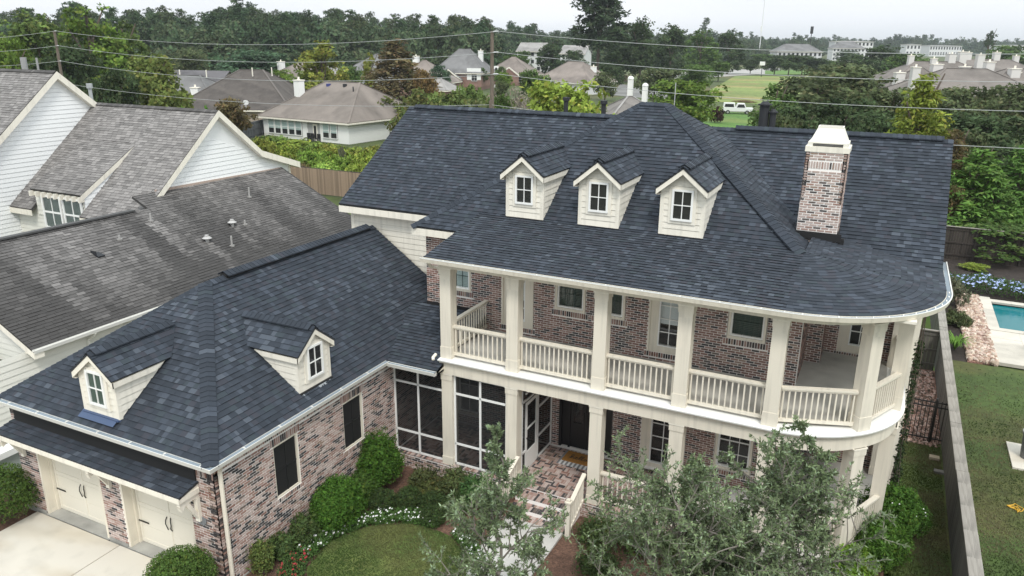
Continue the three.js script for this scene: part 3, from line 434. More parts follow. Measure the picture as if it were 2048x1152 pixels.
{ // black double front door with side lights
  const d = new MB(); d.box(2.62, 2.70, 0, 2.42, WZ - .12, WZ + .02).box(4.24, 4.32, 0, 2.42, WZ - .12, WZ + .02).box(2.7, 4.24, 2.34, 2.42, WZ - .12, WZ + .02).box(2.92, 2.98, 0, 2.34, WZ - .12, WZ).box(3.96, 4.02, 0, 2.34, WZ - .12, WZ); d.build('door_frame', M.doorB, H);
  for (const x of [2.98, 3.475]) { const e = new MB(); e.box(x, x + .1, .02, 2.33, WZ - .1, WZ - .05).box(x + .385, x + .485, .02, 2.33, WZ - .1, WZ - .05).box(x + .1, x + .385, .02, .85, WZ - .1, WZ - .05).box(x + .1, x + .385, 2.2, 2.33, WZ - .1, WZ - .05); const E = e.build('front_door', M.doorB, H); new MB().face([[x + .1, .85, WZ - .07], [x + .385, .85, WZ - .07], [x + .385, 2.2, WZ - .07], [x + .1, 2.2, WZ - .07]]).build('pane', M.glass, E); new MB().tube([[x + (x < 3.2 ? .43 : .055), .95, WZ - .03], [x + (x < 3.2 ? .43 : .055), 1.25, WZ - .03]], .014, 6).build('pull_handle', M.iron, E); }
  for (const [x, y] of [[2.7, 2.92], [4.02, 4.24]]) new MB().box(x, y, .02, 2.33, WZ - .1, WZ - .06).build('side_panel', M.doorB, H); new MB().box(2.7, 4.24, .02, 2.34, WZ - .2, WZ - .16).build('backing', M.dark, H);
}
// siding on the left wing, fascias
new MB().box(-6.33, 2.0, 2.0, 6.36, -4.7, -4.47).build('wall', M.siding, H); planks(H, [[-6.33, 2.9, -4.47], [-1.9, 2.9, -4.47], [-1.9, 6.3, -4.47], [-6.33, 6.3, -4.47]], M.siding, { E: .19 });
new MB().box(-6.36, -6.22, 2.9, 6.3, -4.48, -4.44).build('corner_board', M.trim, H); new MB().box(WX, -1.8, 2.9, 6.45, -4.47, WZ - .22).build('wall', M.mortarD, H);
new MB().box(LX, .6, 6.12, 6.34, -4.13, -4.09).box(LX, LX + .04, 6.12, 6.34, -4.47, -4.13).build('fascia', M.trim, H); new MB().box(LX, .6, 6.13, 6.16, -4.47, -4.13).build('soffit', M.trim, H);
new MB().box(-2.28, .2, 6.22, 6.43, -2.19, -2.15).box(-2.28, -2.24, 6.22, 6.43, -4.1, -2.19).build('fascia', M.trim, H); new MB().box(-2.24, .2, 6.23, 6.26, WZ, -2.19).build('soffit', M.trim, H);
new MB().box(11.85, 12.0, -.5, 6.6, -13, -5.45).box(-6.3, 12, -.5, 6.2, -13.2, -13).box(-6.3, -6.1, -.5, 6.2, -13, -4.7).build('wall', M.siding, H);
new MB().face([[11.9, 6.2, -5.4], [11.9, 6.2, -13.1], [11.9, 9.1, -9.15]]).face([[-6.3, 6.2, -13], [-6.3, 6.2, -4.5], [-6.3, 9.3, -8.77]]).build('gable_wall', M.siding, H);
// roof between garage and house, over the screened porch
roofPlane(L, H, [[-2.7, 3.13, .42], [.1, 3.13, .42], [.1, 3.89, WZ], [-2.7, 3.89, WZ]], SH, { ...RP, seed: 43, hid: p => p[0] < -1.6 });
gut([[-1.72, 3.12, .42], [.1, 3.12, .42]]); new MB().box(-1.7, .08, 2.88, 3.1, -.2, -.02).box(-1.7, .1, 3.0, 3.06, -.05, .42).build('fascia', M.cream, H);
new MB().face([[.1, 3.0, .42], [.1, 3.0, .02], [.1, 3.24, .02], [.1, 3.12, .42]]).build('fascia', M.cream, H); new MB().box(WX, .02, 3.80, 3.99, WZ, WZ + .03).box(-.0, .02, 3.3, 3.6, -2.5, .0).build('flashing', M.flash, H);
new MB().tube([[-.1, 3.50, .12], [-.08, 3.47, .3], [-.04, 3.42, .34]], .045, 7).build('downspout', M.trim, H); new MB().tube([[-.18, 6.22, .3], [-.22, 6.05, .1], [-.2, 6.0, -.05], [.0, 5.98, -.1]], .05, 7).build('downspout', M.trim, H);
// screened porch: white frames with grey mesh
{
  const fr = (name, a, b, ys, xs) => { const m = new MB(), A = t => [lerp(a[0], b[0], t), 0, lerp(a[1], b[1], t)]; for (const y of ys) m.bar(add(A(0), [0, y, 0]), add(A(1), [0, y, 0]), .05, .06); for (const t of xs) m.bar(add(A(t), [0, 0.02, 0]), add(A(t), [0, 2.9, 0]), .05, .06, undefined, [b[0] - a[0], 0, b[1] - a[1]]); const S = m.build('screen_frame', M.white, H); const Y = [.05, ...ys.filter(y => y > .1 && y < 2.8), 2.9], X = [0, ...xs.filter(t => t > .05 && t < .95), 1]; for (let i = 0; i < X.length - 1; i++) for (let j = 0; j < Y.length - 1; j++) { const p = A(X[i]), q = A(X[i + 1]); new MB().face([[p[0], Y[j], p[2]], [q[0], Y[j], q[2]], [q[0], Y[j + 1], q[2]], [p[0], Y[j + 1], p[2]]]).build('screen_panel', M.mesh, S); } };
  fr('s', [-1.71, -.12], [.0, -.12], [.05, .70, 2.30, 2.87], [.01, .49]); fr('s', [.34, -.12], [2.05, -.12], [.05, .70, 2.30, 2.87], [.02, .5, .985]);
  fr('s', [2.36, -.36], [2.36, -.62], [.05, .7, 2.3, 2.87], [.1]); fr('s', [2.36, -1.46], [2.36, WZ + .02], [.05, .75, 1.7, 2.87], [.03, .97]);
  const d = new MB(); d.box(2.33, 2.38, .02, .62, -1.44, -.64).box(2.33, 2.38, .62, 2.2, -1.44, -1.34).box(2.33, 2.38, .62, 2.2, -.74, -.64).box(2.33, 2.38, 2.1, 2.2, -1.34, -.74).box(2.33, 2.38, 1.32, 1.37, -1.34, -.74).box(2.33, 2.38, 2.25, 2.3, -1.46, -.62); const D = d.build('screen_door', M.white, H); new MB().face([[2.355, .62, -.74], [2.355, .62, -1.34], [2.355, 2.1, -1.34], [2.355, 2.1, -.74]]).build('screen_panel', M.mesh, D); new MB().box(2.38, 2.42, 1.05, 1.09, -.72, -.68).build('handle', M.iron, D);
  fr('s', [2.36, -.62], [2.36, -1.46], [2.5, 2.87], []);
}
// brick porch floor laid in basket weave, steps with brick treads
{
  const slab = new MB().box(-1.72, 9, -.5, -.012, WZ, -.03).build('porch_floor', M.mortar, H), R = rngf(77), pk = brickPick(1), lay = (x0, x1, z0, z1, y, par) => { const d = .009, ci = pk(R()), c = [(x0 + x1) / 2, y, (z0 + z1) / 2]; if (x1 - x0 < .02 || z1 - z0 < .02) return; L.push('brick', { c, n: UPV, size: (x1 - x0) * (z1 - z0) * (y > -.1 && c[0] > 2.4 && c[0] < 4.5 ? 1 : .2), full: true, ci, parent: par, geo: UBOX, M: basis([x1 - x0, 0, 0], [0, .02, 0], [0, 0, z1 - z0], [x0, y - .02 + d, z0]), emit: mb => mb.box(x0, x1, y - .01, y + d, z0, z1, BRICK[ci]) }); };
  const S = .206, g = .005; for (let i = -8; i < 34; i++) for (let j = 0; j < 12; j++) { const x = i * S, z = -.16 - (j + 1) * S, hx = (i + j) % 2 === 0; if (z < WZ - .05) continue; for (let k = 0; k < 3; k++) { const t = S / 3; if (hx) lay(x + g, x + S - g, z + k * t + g, z + (k + 1) * t - g, -.009, slab); else lay(x + k * t + g, x + (k + 1) * t - g, z + g, z + S - g, -.009, slab); } }
  for (let x = -1.7; x < 9; x += .0677) lay(x + .004, x + .063, -.155, .03, -.009, slab);
  for (let k = 0; k < 3; k++) { const y = -.135 * (k + 1), z = .02 + k * .34, st = new MB().box(2.55, 4.35, -.55, y - .012, z, z + .34).build('step', M.mortar, H); for (let x = 2.55; x < 4.34; x += .0677) { lay(x + .004, x + .0637, z + .13, z + .345, y - .009, st); lay(x + .004, x + .0637, z + .004, z + .122, y - .009, st); } }
  brickWall(L, H, [-1.7, -.6, .012], UW, 10.7, .585, [], { seed: 64, wash: 1, th: .03, hid: () => true });
  { const q = porchPath(.02, -.01, 9), f = new MB(); for (let i = 1; i < q.length - 2; i++) f.face([q[i], q[i + 1], [9, -.01, PC[1]]]); f.face([[9, -.01, PC[1]], [11.66, -.01, PC[1]], [11.66, -.01, -5.45], [9, -.01, -5.45]]); f.ribbon(q.map(p => add(p, [0, -.6, 0])), q); f.build('porch_floor', M.floor, H); }
}
for (const x of [4.42, 2.44]) { // stair rails with newel posts
  const a = [x, .84, -.02], b = [x, .46, 1.06], P = new MB().bar(a, b, .11, .06).bar([x, .08, .02], [x, -.3, 1.0], .06, .07).build('railing', M.cream, H); for (let i = 0; i < 8; i++) { const t = (i + .6) / 8.6, p = lerp3(a, b, t); new MB().bar([x, p[1] - .74, p[2]], p, .034, .034, undefined, [0, 0, 1]).build('baluster', M.cream, P); }
  const q = new MB().box(x - .06, x + .06, -.5, .60, 1.02, 1.14).build('newel_post', M.cream, H); new MB().box(x - .085, x + .085, .60, .64, .995, 1.165).box(x - .05, x + .05, .64, .70, 1.03, 1.13).build('newel_cap', M.cream, q);
}
// chimney: brick stack, upright course, cream crown and hood
{
  const x0 = 8.58, x1 = 9.60, z0 = -4.5, z1 = -5.35, hgt = 2.75; const bd = [[0, 2.30, x1 - x0, 2.50]];
  brickWall(L, H, [x0, 6.5, z0], UW, x1 - x0, hgt, [], { wash: 2, seed: 61, bands: [[.08, 2.28, x1 - x0 - .08, 2.48]], th: .1 }); brickWall(L, H, [x1, 6.5, z0], [0, 0, -1], z0 - z1, hgt, [], { wash: 2, seed: 62, th: .1 }); brickWall(L, H, [x0, 6.5, z1], [0, 0, 1], z0 - z1, hgt, [], { wash: 1, seed: 63, th: .1 });
  new MB().box(x0 + .1, x1 - .1, 6.5, 9.2, z1, z0 - .1).build('chimney', M.mortar, H);
  new MB().box(x0 - .03, x1 + .03, 9.22, 9.36, z1 - .03, z0 + .03).build('chimney_crown', M.trim, H);
  const q = (k, y) => [[x0 + k, y, z0 - k], [x1 - k, y, z0 - k], [x1 - k, y, z1 + k], [x0 + k, y, z1 + k]], a = q(.05, 9.46), b = q(.2, 9.82), h = new MB(); for (let i = 0; i < 4; i++) { const j = (i + 1) % 4; h.face([a[i], a[j], b[j], b[i]]); } h.box(x0 + .02, x0 + .14, 9.36, 9.47, z1, z0).box(x1 - .14, x1 - .02, 9.36, 9.47, z1, z0).box(x0 + .14, x1 - .14, 9.44, 9.47, z0 - .06, z0 - .01); h.sweep([b[3], b[2], b[1], b[0], b[3]], [[0, 0], [.03, 0], [.03, .04], [0, .04]]); h.build('chimney_hood', std([.78, .75, .67], .6), H);
  new MB().box(x0 + .14, x1 - .14, 9.37, 9.44, z1 + .1, z0 - .1).face(b.map(p => add(p, [0, -.03, 0]))).build('chimney_cap', std([.2, .2, .2], .6), H);
  new MB().box(x0 - .06, x1 + .12, 6.88, 7.10, z0 + .01, z0 + .035).box(x1 + .01, x1 + .035, 6.7, 7.12, z1, z0 + .02).box(x1, x1 + .2, 6.7, 6.98, z0 - .08, z0 + .02).build('flashing', M.flash, H);
}
// vent pipes behind the ridges
for (const [x, z, y, t] of [[-.5, -10, 8.4, 9.92], [.98, -10, 8.4, 9.86]]) { const v = new MB().tube([[x, y, z], [x, t, z]], .085, 10).build('vent_pipe', M.vent, H); new MB().tube([[x, t - .1, z], [x, t + .02, z]], .13, 10).build('vent_cap', M.vent, v); }
for (const [x, r, t] of [[6.62, .16, 9.98], [6.9, .11, 9.74]]) { const v = new MB().tube([[x, 8.4, -10], [x, t, -10]], r, 12).build('vent_pipe', M.vent, H); new MB().tube([[x, t - .02, -10], [x, t + .02, -10]], r * 1.45, 12).tube([[x, t + .02, -10], [x, t + .1, -10]], k => r * lerp(1, .6, k), 12).build('vent_cap', M.vent, v); }
// ---------- ground, paving and beds ----------
const structure = (mb, name, mat, pos) => solo(mb, name, mat, pos || [0, 0, 0], null, null, null, 'structure');
const flat = (pts, y, up = .0) => new MB().face(pts.map(p => [p[0], y, p[1]]), undefined, UPV);
const ccw = pts => area2(pts.map(p => [p[0], -p[1]])) < 0 ? pts.slice().reverse() : pts;
const sheet = (name, pts, y, mat, th = .06) => structure(new MB().slab(ccw(pts).map(p => [p[0], y, p[1]]), th), name, mat, [pts[0][0], y, pts[0][1]]);
const G_far = std([.125, .135, .062], .95, { map: rep(T_grass, .012) }), G_lawn = std([.14, .19, .07], .95, { map: rep(T_grass, .12) }), G_side = std([.135, .15, .065], .95, { map: rep(T_grass, .14) }), G_right = std([.10, .125, .05], .95, { map: rep(T_grass, .085) }), G_field = std([.33, .335, .16], .95, { map: rep(T_grass, .02) }), G_green = std([.16, .27, .07], .95, { map: rep(T_grass, .03) });
const M_mulch = std([.20, .135, .105], .95, { map: rep(T_mulch, .5), bumpMap: rep(T_mulch, .5), bumpScale: .02 }), M_soil = std([.05, .045, .042], .95, { map: rep(T_mulch, .4) }), M_leafy = std([.33, .22, .185], .95, { map: rep(T_mulch, .35), bumpMap: rep(T_mulch, .35), bumpScale: .03 }), M_stone = std([.66, .62, .55], .85, { map: rep(T_stain, .2) }), M_road = std([.42, .415, .40], .9, { map: rep(T_stain, .05) }), M_asph = std([.22, .22, .215], .9, { map: rep(T_stain, .05) });
structure(new MB().face([[-2600, -.62, 60], [1500, -.62, 60], [1500, -.62, -3200], [-2600, -.62, -3200]], undefined, UPV), 'ground', G_far, [0, -.62, 0]);
{ const d = thing('driveway', null, null, [-5.4, -.24, 10]); d.userData.kind = 'structure'; for (const [a, b] of [[-8.45, -5.27], [-5.245, -2.2]]) for (const [z0, z1] of [[6.83, 10.2], [10.23, 14], [14.03, 20]]) new MB().box(a, b, -.24, -.13, z0, z1).build('slab', M.concrete, d); }
const bedY = (x, z) => -.16 - .30 * cl1((6.8 - z) / 6) + .02 * (noise2(x * 2, z * 2) - .5);
{ const m = new MB(), s = .3; for (let x = -1.8; x < 12.9; x += s) for (let z = .02; z < 12; z += s) { if (x > 9.3 && (x - 9) ** 2 + (z + 2.6) ** 2 < 8) continue; const q = (i, k) => [x + i * s, bedY(x + i * s, z + k * s), z + k * s]; const a = [q(0, 1), q(1, 1), q(1, 0), q(0, 0)]; m.face(a.slice(0, 3)).face([a[0], a[2], a[3]]); } for (let x = 9.3; x < 12.9; x += s) for (let z = -5.5; z < .02; z += s) { const q = (i, k) => [x + i * s, -.47, z + k * s]; if (x < 11.6 - .04 * z * z) continue; m.face([q(0, 1), q(1, 1), q(1, 0), q(0, 0)]); } structure(m, 'garden_bed', M_mulch, [3, -.4, 3]); }
const LAWN = [1.15, 4.45, 1.9]; const lawnPt = (a, r) => [LAWN[0] + r * Math.cos(a), LAWN[1] + r * 1.02 * Math.sin(a)];
{ const m = new MB(), N = 40, c = [LAWN[0], bedY(LAWN[0], LAWN[1]) + .07, LAWN[1]]; const rim = i => { const [x, z] = lawnPt(-i / N * 2 * Math.PI, LAWN[2] * (1 + .03 * Math.sin(i * 1.7))); return [x, bedY(x, z) + .05, z]; }; for (let i = 0; i < N; i++) { const a = rim(i), b = rim(i + 1); m.face([c, a, b]); m.face([a, add(a, [0, -.1, 0]), add(b, [0, -.1, 0]), b]); } structure(m, 'lawn', G_lawn, c); }
{ const d = thing('walkway', null, null, [3.4, -.5, 4]); d.userData.kind = 'structure'; let z = 1.07; for (const l of [1.5, 1.5, 1.5, 1.5, 2]) { new MB().box(2.62, 4.28, -.6, -.36 + (z - 1) * .035, z, z + l - .015).build('slab', std([.70, .69, .67], .9, { map: rep(T_stain, .15) }), d); z += l; } }
sheet('left_bed', [[-12, 6.4], [-8.2, 6.78], [-8.48, 8.1], [-8.48, 20], [-12, 20]], -.19, M_mulch);
sheet('side_lawn', [[11.9, 12], [13.5, 12], [13.5, -9.0], [11.9, -9.0], [12.1, -4]], -.452, G_side, .1);
sheet('gravel_strip', [[11.9, -8.9], [13.5, -8.9], [13.5, -15.6], [11.9, -15.6]], -.462, M_leafy, .1); sheet('back_lawn', [[-8, -15.6], [13.5, -15.6], [13.5, -33], [-8, -33]], -.5, G_green, .1);
sheet('neighbour_lawn', [[13.5, 14], [40, 14], [40, -17.3], [13.5, -17.3]], -.5, G_right, .1);
sheet('planting_bed', [[13.6, -17.3], [14.65, -17.3], [14.75, -30], [13.6, -34.6], [13.5, -34.6]], -.5, M_soil, .1); sheet('back_bed', [[14.75, -27.6], [40, -27.6], [40, -35.2], [13.8, -35.2]], -.5, M_soil, .1);
sheet('stone_strip', [[14.65, -17.3], [15.72, -17.62], [15.9, -27.3], [14.75, -27.6]], -.47, M_leafy, .1);
{ // pool: travertine deck in slabs, coping, water held in a shell
  const d = thing('pool_deck', null, null, [18, -.5, -20]); d.userData.kind = 'structure'; let i = 0; for (let x = 15.74; x < 30; x += 1.2) for (let z = -17.7; z > -21.6; z -= 1.05) new MB().box(x, x + 1.192, -.56, -.42 - .002 * (i++ % 3), z - 1.042, z).build('slab', M_stone, d);
  const c = new MB(); for (let z = -21.9; z > -27; z -= .9) c.box(15.76, 16.22, -.56, -.40, z - .892, z); for (let x = 16.22; x < 30; x += .9) c.box(x, x + .892, -.56, -.40, -27.0, -26.55).box(x, x + .892, -.56, -.40, -22.3, -21.905); c.build('coping', M_stone, d);
  new MB().box(16.2, 30, -2.0, -1.95, -26.6, -22.2).box(16.18, 16.22, -2, -.5, -26.6, -22.2).box(16.2, 30, -2, -.5, -26.6, -26.55).box(16.2, 30, -2, -.5, -22.3, -22.25).build('pool_shell', std([.10, .36, .40], .6), d);
  const w = new MB(), s = .5; for (let x = 16.22; x < 30; x += s) for (let z = -26.55; z < -22.3; z += s) { const q = (a, b) => [x + a, -.565 + .012 * (noise2((x + a) * 2, (z + b) * 2) - .5), z + b]; w.face([q(0, s), q(s, s), q(s, 0)]).face([q(0, s), q(s, 0), q(0, 0)]); } structure(w, 'water', new THREE.MeshPhysicalMaterial({ color: new THREE.Color().setRGB(.006, .16, .18), roughness: .12, transmission: .12, specularIntensity: .6, thickness: 0, ior: 1.33 }), [18, -.565, -24]);
}
// far ground: pale field, bright verge, roads and car parks
const farSheet = (name, px, y, mat) => sheet(name, px.map(([u, v]) => { const p = atY(u, v, y); return [p[0], p[2]]; }), y, mat, .12);
farSheet('field', [[1430, 203], [1560, 210], [1625, 172], [1625, 151], [1470, 152], [1420, 180]], -.56, G_field); farSheet('verge', [[1370, 262], [1560, 262], [1560, 236], [1500, 226], [1420, 222], [1370, 235]], -.54, G_green); farSheet('far_verge', [[1530, 150], [1640, 149], [1650, 139], [1530, 141]], -.55, G_green); farSheet('far_road', [[1330, 160], [1560, 146], [1560, 136], [1440, 140], [1300, 148]], -.57, M_road); farSheet('street', [[1225, 190], [1330, 200], [1345, 178], [1240, 168]], -.56, M_asph); farSheet('far_lawn', [[1150, 142], [1240, 140], [1240, 132], [1160, 132]], -.55, G_green); farSheet('street_corner', [[860, 172], [1000, 176], [1010, 166], [880, 162]], -.57, M_road);

// ---------- fences ----------
const M_fenceG = std([.135, .13, .122], .95, { map: rep(T_wood, .7) }), M_fenceD = std([.06, .05, .045], .95, { map: rep(T_wood, .7) }), M_fenceB = std([.34, .255, .19], .95, { map: rep(T_wood, .7) }), M_capG = std([.34, .325, .30], .95, { map: rep(T_wood, .9) }), M_blue = std([.13, .14, .155], .95, { map: rep(T_wood, .7) });
function fence(name, label, a, b, y0, y1, mat, capMat, o = {}) { // boards of their own on rails, with posts and a cap
  const d = sub(b, a), l = Math.hypot(d[0], d[2]), t = [d[0] / l, 0, d[2] / l], n = cross(t, UPV), F = thing(name, label, 'fence', [(a[0] + b[0]) / 2, y0, (a[2] + b[2]) / 2]), R = rngf(o.seed || 17), bw = o.bw || .14, T = [.82, .94, 1.05, 1.18].map(k => { const m = mat.clone(); m.color.multiplyScalar(k); return m; }), LB = new Layers(F);
  for (let x = 0, i = 0; x < l - .02; x += bw, i++) { const w = Math.min(bw, l - x) - .006, k = R() * 4 | 0, h = y1 - y0 - R() * .02, p = mad([a[0], y0, a[2]], t, x), off = (R() - .5) * .008, P = mad(p, n, off - .01); LB.push('board', { c: add(p, [0, h / 2, 0]), n: nrm(sub(EYE, p)), size: w * h, full: true, ci: k, parent: F, geo: UBOX, M: basis(mul(t, w), [0, h, 0], mul(n, .02), P), emit: mb => mb.obox(P, mul(t, w), [0, h, 0], mul(n, .02)) }); }
  LB.flush('board', 'board', 'boards', T[1], T); const s = o.side || 1;
  for (const y of [.25, (y1 - y0) / 2, y1 - y0 - .2]) new MB().obox(mad([a[0], y0 + y, a[2]], n, s > 0 ? .012 : -.055), mul(t, l), [0, .09, 0], mul(n, .04)).build('rail', mat, F);
  for (let x = 0; x < l; x += 2.4) new MB().obox(mad(mad([a[0], y0, a[2]], t, x), n, s > 0 ? .012 : -.11), mul(t, .1), [0, y1 - y0 - .02, 0], mul(n, .1)).build('post', mat, F);
  if (capMat) for (let x = 0; x < l; x += 3.0) new MB().obox(mad(mad([a[0], y1 - .012 + .014 * hash2(x, 7), a[2]], t, x), n, .025 * (hash2(x, 3) - .5) - (o.cap || .14) / 2 + (s > 0 ? .04 : -.04)), mul(t, Math.min(2.99, l - x)), [0, .04, 0], mul(n, o.cap || .14)).build('fence_cap', capMat, F);
  return F;
}
fence('wood_fence', 'weathered grey board fence with pale cap running between the side yard and the pool garden', [13.42, 0, 14], [13.42, 0, -34.8], -.5, 1.24, M_fenceG, M_capG, { cap: .29, bw: .145, seed: 3 });
fence('wood_fence', 'dark brown board fence behind the pool and the blue flowers', [13.5, 0, -35.2], [40, 0, -35.2], -.5, 1.5, M_fenceD, M_capG, { cap: .12, seed: 5 });
fence('wood_fence', 'tan wooden board fence beyond the white sided house, below the yellow-green shrubs', [-42, 0, -33.2], [-8, 0, -33.2], -.5, 1.62, M_fenceB, M_fenceD, { cap: .1, seed: 4, side: -1 });
fence('wood_fence', 'short grey fence crossing the side yard beyond the gravel strip', [11.9, 0, -15.6], [13.35, 0, -15.6], -.5, 1.2, M_fenceG, M_capG, { cap: .1, seed: 6 });
{ const a = atY(478, 283, -.55), b = atY(553, 262, -.55); fence('wood_fence', 'blue-grey board fence left of the white sunroom house', a, b, -.55, 1.5, M_blue, null, { bw: .2, seed: 8 }); const c = atY(742, 275, -.55), d = atY(800, 252, -.55); fence('wood_fence', 'dark fence beside the right wall of the white sunroom house', c, d, -.55, 1.2, M_fenceD, M_capG, { bw: .2, seed: 9 }); const e = atY(1200, 165, -.55), f = atY(1255, 162, -.55); fence('wood_fence', 'low brown fence beside the white pillars, right of the far hipped house', e, f, -.55, 1.3, M_fenceB, null, { bw: .3, seed: 10 }); }
{ // black iron gate across the side yard
  const g = thing('iron_gate', 'black iron bar gate across the side yard between house and grey fence', 'gate', [12.7, -.45, -8.9]), z = -8.9;
  for (const [x0, x1] of [[12.05, 13.02], [13.06, 13.40]]) { new MB().box(x0, x1, -.30, -.26, z - .015, z + .015).build('rail', M.iron, g); new MB().box(x0, x1, .82, .86, z - .015, z + .015).build('rail', M.iron, g); new MB().box(x0, x1, .98, 1.02, z - .015, z + .015).build('rail', M.iron, g); for (let x = x0 + .02; x < x1 - .02; x += .115) new MB().box(x, x + .022, -.38, 1.06, z - .011, z + .011).build('bar', M.iron, g); }
  for (const x of [12.02, 13.02]) new MB().box(x, x + .06, -.45, 1.14, z - .03, z + .03).build('post', M.iron, g);
}

// ---------- the white sided house on the left ----------
const NS = []; for (let i = 0; i < 8; i++) for (let k = 0; k < 3; k++) { const b = .048 * Math.pow(1.245, i), w = k === 1 ? 1 : k ? 1.09 : .92; NS.push([b * 1.06 * w, b * w, b * .965 * w]); }
const NS_M = NS.map(c => std(c, .95, { vertexColors: true }));
const nPick = (base, st) => (r, p) => { const k = st ? st(p) : 0, i = Math.round(base - k + (r - .5) * 2.3); return Math.max(0, Math.min(7, i)) * 3 + (r * 77 % 3 | 0); };
const streak = p => { const a = fbm(p[2] * 1.1 + 50, p[0] * .12 + p[1] * .1, 4), b = fbm(p[2] * .35 + 9, p[1] * .25, 3), dn = cl1((5.6 - p[1]) / 2.4), back = cl1((-p[2] + 3) / 9); let k = 8.0 * cl1((a - .36) * 2.4) * (.35 + .65 * dn) * (.45 + b) + 4.2 * dn * back * (.5 + b) + 3.2 * cl1((3.9 - p[1]) / .8) * (.4 + b); for (const [z, x] of [[-4.46, -13.65], [-6.3, -14.1], [-3.4, -15.4], [-5.4, -12.9]]) if (Math.abs(p[2] - z - .1 * (p[0] - x)) < .22 && p[0] > x) k -= 3.2; return k; };
const N = thing('white_house', 'white sided house with weathered grey shingle roofs left of the brick house', 'house', [-18, -.5, -5]), LN = new Layers(N);
const NR = { E: .145, tab: .29, gap: .012, th: .012 }, MW = std([.84, .85, .85], .6), MWc = std([.74, .73, .67], .6), M_ndeck = std([.05, .048, .046], .95);
const nroof = (poly, base, seed, o = {}) => roofPlane(LN, N, poly, NS, { ...NR, pick: nPick(base, o.st), seed, mat: M_ndeck, deck: .1, hid: o.hid, bare: o.bare });
const lowR = (x, z) => [x, 3.02 + .49 * (-11.5 - x), z];
nroof([lowR(-11.5, 4.4), lowR(-11.5, -3.9), lowR(-16.15, -3.9), lowR(-16.15, 4.4)], 5.0, 101, { st: streak }); nroof([lowR(-11.5, -3.9), lowR(-11.5, -12.6), lowR(-17, -12.6), lowR(-17, -3.9)], 5.0, 105, { st: streak, hid: p => p[2] < -6 && p[0] > -13 });
nroof([[-16.15, 5.3, -4.0], [-16.15, 5.3, 4.4], [-21, 2.9, 4.4], [-21, 2.9, -4.0]].reverse(), 5.3, 102, { bare: 1 });
caps(LN, N, [-16.15, 5.31, 4.4], [-16.15, 5.31, -3.4], NS.slice(0, 16), { seed: 103, w: .17 }); caps(LN, N, lowR(-11.5, -12.6), lowR(-17, -12.6), NS.slice(6, 18), { seed: 104, w: .12, drop: .05 });
{ const c = std([.07, .07, .07], .9); new MB().bar([-16.15, 5.35, 4.2], [-16.15, 5.35, -3.2], .26, .06).build('ridge_vent', c, N); }
gutN([[-11.5, 3.02, -12.6], [-11.5, 3.02, 4.4]]);
function gutN(path) { const P = [[0, -.11], [.11, -.11], [.125, 0], [.11, .005], [.1, -.05], [.015, -.05], [.01, .004], [0, .004]]; new MB().sweep(path.slice().reverse().map(p => p), P.map(([o, y]) => [o, y])).build('gutter', M.gutter, N); }
const wallN = (poly, o = {}) => { const m = new MB().face(poly).build('wall', o.mat || MW, N); planks(m, poly, o.mat || MW, { E: o.E || .2, t: .03, gap: .015 }); return m; };
wallN([[-11.85, -.5, 9], [-11.85, -.5, -12.3], [-11.85, 2.9, -12.3], [-11.85, 2.9, 9]], { mat: MWc }); wallN([[-16.15, 2.2, 4.1], [-11.85, 2.2, 4.1], [-11.85, 2.95, 4.1], [-16.15, 5.1, 4.1]], { mat: MWc });
{ const a = lowR(-11.42, 4.42), b = lowR(-16.15, 4.42), m = new MB(); m.face([add(a, [0, -.24, 0]), add(a, [0, -.02, 0]), add(b, [0, -.02, 0]), add(b, [0, -.24, 0])].reverse()); m.face([add(a, [0, -.02, 0]), add(a, [0, -.24, 0]), [a[0], a[1] - .24, 4.1], [a[0], a[1] - .02, 4.1]]); m.build('rake_board', M.trim, N); new MB().box(-11.85, -11.5, 2.86, 2.9, -12.6, 4.4).build('soffit', M.trim, N); }
new MB().tube([[-11.42, 2.92, 2.4], [-11.55, 2.75, 2.4], [-11.79, 2.62, 2.42], [-11.79, -.4, 2.42]], .05, 7).build('downspout', MWc, N);
// low front roof and wall at the picture's edge
nroof([[-12.6, 2.05, 12], [-12.6, 2.05, 4.6], [-15.5, 3.35, 4.6], [-15.5, 3.35, 12]], 6.2, 106); new MB().box(-12.62, -12.56, 1.86, 2.03, 4.6, 12).build('fascia', M.trim, N);
// second storey: two gables stepping back, a shed dormer in the slope between them
const r2 = (x, z) => [x, 8.82 + .85 * (z < -8.65 ? z + 8.65 : -8.65 - z), z];
nroof([r2(-25, -3.65), r2(-23.45, -3.65), r2(-23.45, -8.65), r2(-25, -8.65)], 6.4, 111, { st: p => p[1] < 6 ? 1.2 * (6 - p[1]) * noise2(p[0] * 2, p[1]) : 0 }); nroof([r2(-23.45, -6.9), r2(-20.2, -6.9), r2(-20.2, -8.65), r2(-23.45, -8.65)], 6.3, 112); nroof([r2(-20.2, -3.65), r2(-16.72, -3.65), r2(-16.72, -8.65), r2(-20.2, -8.65)], 6.3, 113);
nroof([r2(-16.72, -8.65), r2(-16.72, -11.1), r2(-25, -11.1), r2(-25, -8.65)], 5, 114, { bare: 1 }); nroof([[-16.72, 6.74, -11.1], [-16.72, 5.86, -13.7], [-25, 5.86, -13.7], [-25, 6.74, -11.1]], 5, 115, { bare: 1 });
nroof([[-23.6, 5.46, -3.85], [-20.15, 5.46, -3.85], [-20.15, 7.33, -6.92], [-23.6, 7.33, -6.92]], 6.2, 116, { st: p => p[1] < 6.2 ? 2.6 * (6.3 - p[1]) * noise2(p[0] * 2.5, p[1]) : 0 });
caps(LN, N, r2(-25, -8.65), r2(-16.75, -8.65), NS.slice(3, 15), { seed: 117, w: .17 });
